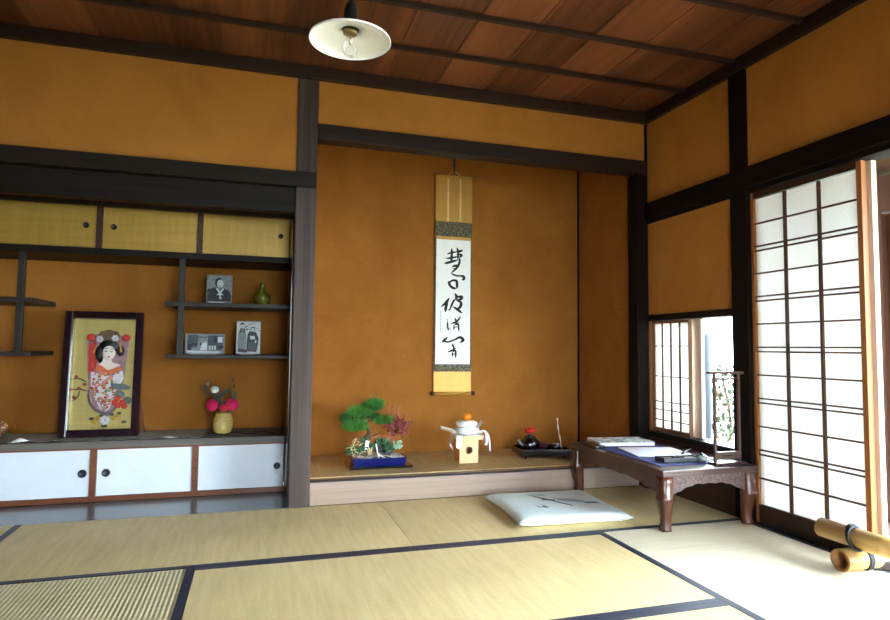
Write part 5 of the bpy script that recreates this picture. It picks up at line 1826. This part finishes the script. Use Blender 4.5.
for pts in ([(0, 0, 0), (0.02, -0.05, 0.6), (-0.05, 0.0, 1.2)], [(0, 0, 0.4), (0.1, -0.2, 0.9), (0.05, -0.1, 1.3)], [(0, 0, 0.3), (-0.1, 0.25, 0.8), (-0.15, 0.1, 1.1)], [(-0.3, -0.25, 0.95), (-0.3, -0.05, 1.25), (-0.3, 0.12, 1.65)]):
    tube(bb, catmull(pts, 5), 0.014, 7)
obj('stem', bb, 'bark', t)
bb = B()
for i in range(900):
    p = Vector((random.gauss(0, 0.16), random.gauss(-0.05, 0.26), random.uniform(0.5, 1.25)))
    d = Vector((random.gauss(0, 1), random.gauss(0, 1), random.gauss(0, 1))).normalized() * 0.07
    leaf(bb, p, p + d, 0.036, (0, 0, 1))
obj('leaves', bb, 'garden_leaf', t)

b = B()
v = [b.verts.new(p) for p in ((-5.5, YF - 0.1, 2.42), (0.5, YF - 0.1, 2.42), (0.5, YF - 1.2, 2.11), (-5.5, YF - 1.2, 2.11))]
b.faces.new(v)
v2 = [b.verts.new(p) for p in ((-5.5, YF - 0.1, 2.50), (0.5, YF - 0.1, 2.50), (0.5, YF - 1.2, 2.18), (-5.5, YF - 1.2, 2.18))]
b.faces.new(list(reversed(v2)))
for q in range(4):
    b.faces.new((v[q], v2[q], v2[(q + 1) % 4], v[(q + 1) % 4]))
tag(obj('roof_front', b, 'eave'), 'eave over the doorway behind the camera', 'eave', kind='structure')

# ------------------------------------------------------------------ light
w = bpy.data.worlds.new('daylight')
S.world = w
w.use_nodes = True
bgn = w.node_tree.nodes['Background']
bgn.inputs[0].default_value = (0.75, 0.885, 1.0, 1)
bgn.inputs[1].default_value = 2.6
sun = bpy.data.lights.new('sun', 'SUN')
sun.energy = 1.0
sun.angle = math.radians(3)
sun.color = (1.0, 0.95, 0.88)
so_ = bpy.data.objects.new('sun', sun)
COL.objects.link(so_)
so_.rotation_euler = Vector((-0.40, 0.12, -1.0)).to_track_quat('-Z', 'Y').to_euler()

# ------------------------------------------------------------------ camera
F = 615.7144
YAW, PITCH, ROLL = 0.2967, 0.0611, 0.0105
cam = bpy.data.cameras.new('camera')
cam.sensor_fit = 'HORIZONTAL'
cam.sensor_width = 36.0
cam.lens = F / 890.0 * 36.0
cam.clip_start = 0.02
cam.clip_end = 200
co = bpy.data.objects.new('camera', cam)
COL.objects.link(co)
cy_, sy_ = math.cos(YAW), math.sin(YAW)
cp_, sp_ = math.cos(PITCH), math.sin(PITCH)
f_ = Vector((sy_ * cp_, cy_ * cp_, sp_))
r_ = Vector((cy_, -sy_, 0))
u_ = r_.cross(f_)
cr_, sr_ = math.cos(ROLL), math.sin(ROLL)
r2 = r_ * cr_ + u_ * sr_
u2 = u_ * cr_ - r_ * sr_
mw = Matrix((( r2.x, u2.x, -f_.x, -2.5658), (r2.y, u2.y, -f_.y, -3.6218), (r2.z, u2.z, -f_.z, 0.9077), (0, 0, 0, 1)))
co.matrix_world = mw
S.camera = co

S.view_settings.view_transform = 'Standard'
S.view_settings.look = 'None'
S.view_settings.gamma = 1.0
S.view_settings.use_curve_mapping = False
S.view_settings.exposure = 3.92
S.cycles.use_denoising = True
S.cycles.max_bounces = 16
S.cycles.diffuse_bounces = 10
S.cycles.transparent_max_bounces = 16
S.cycles.sample_clamp_indirect = 12.0
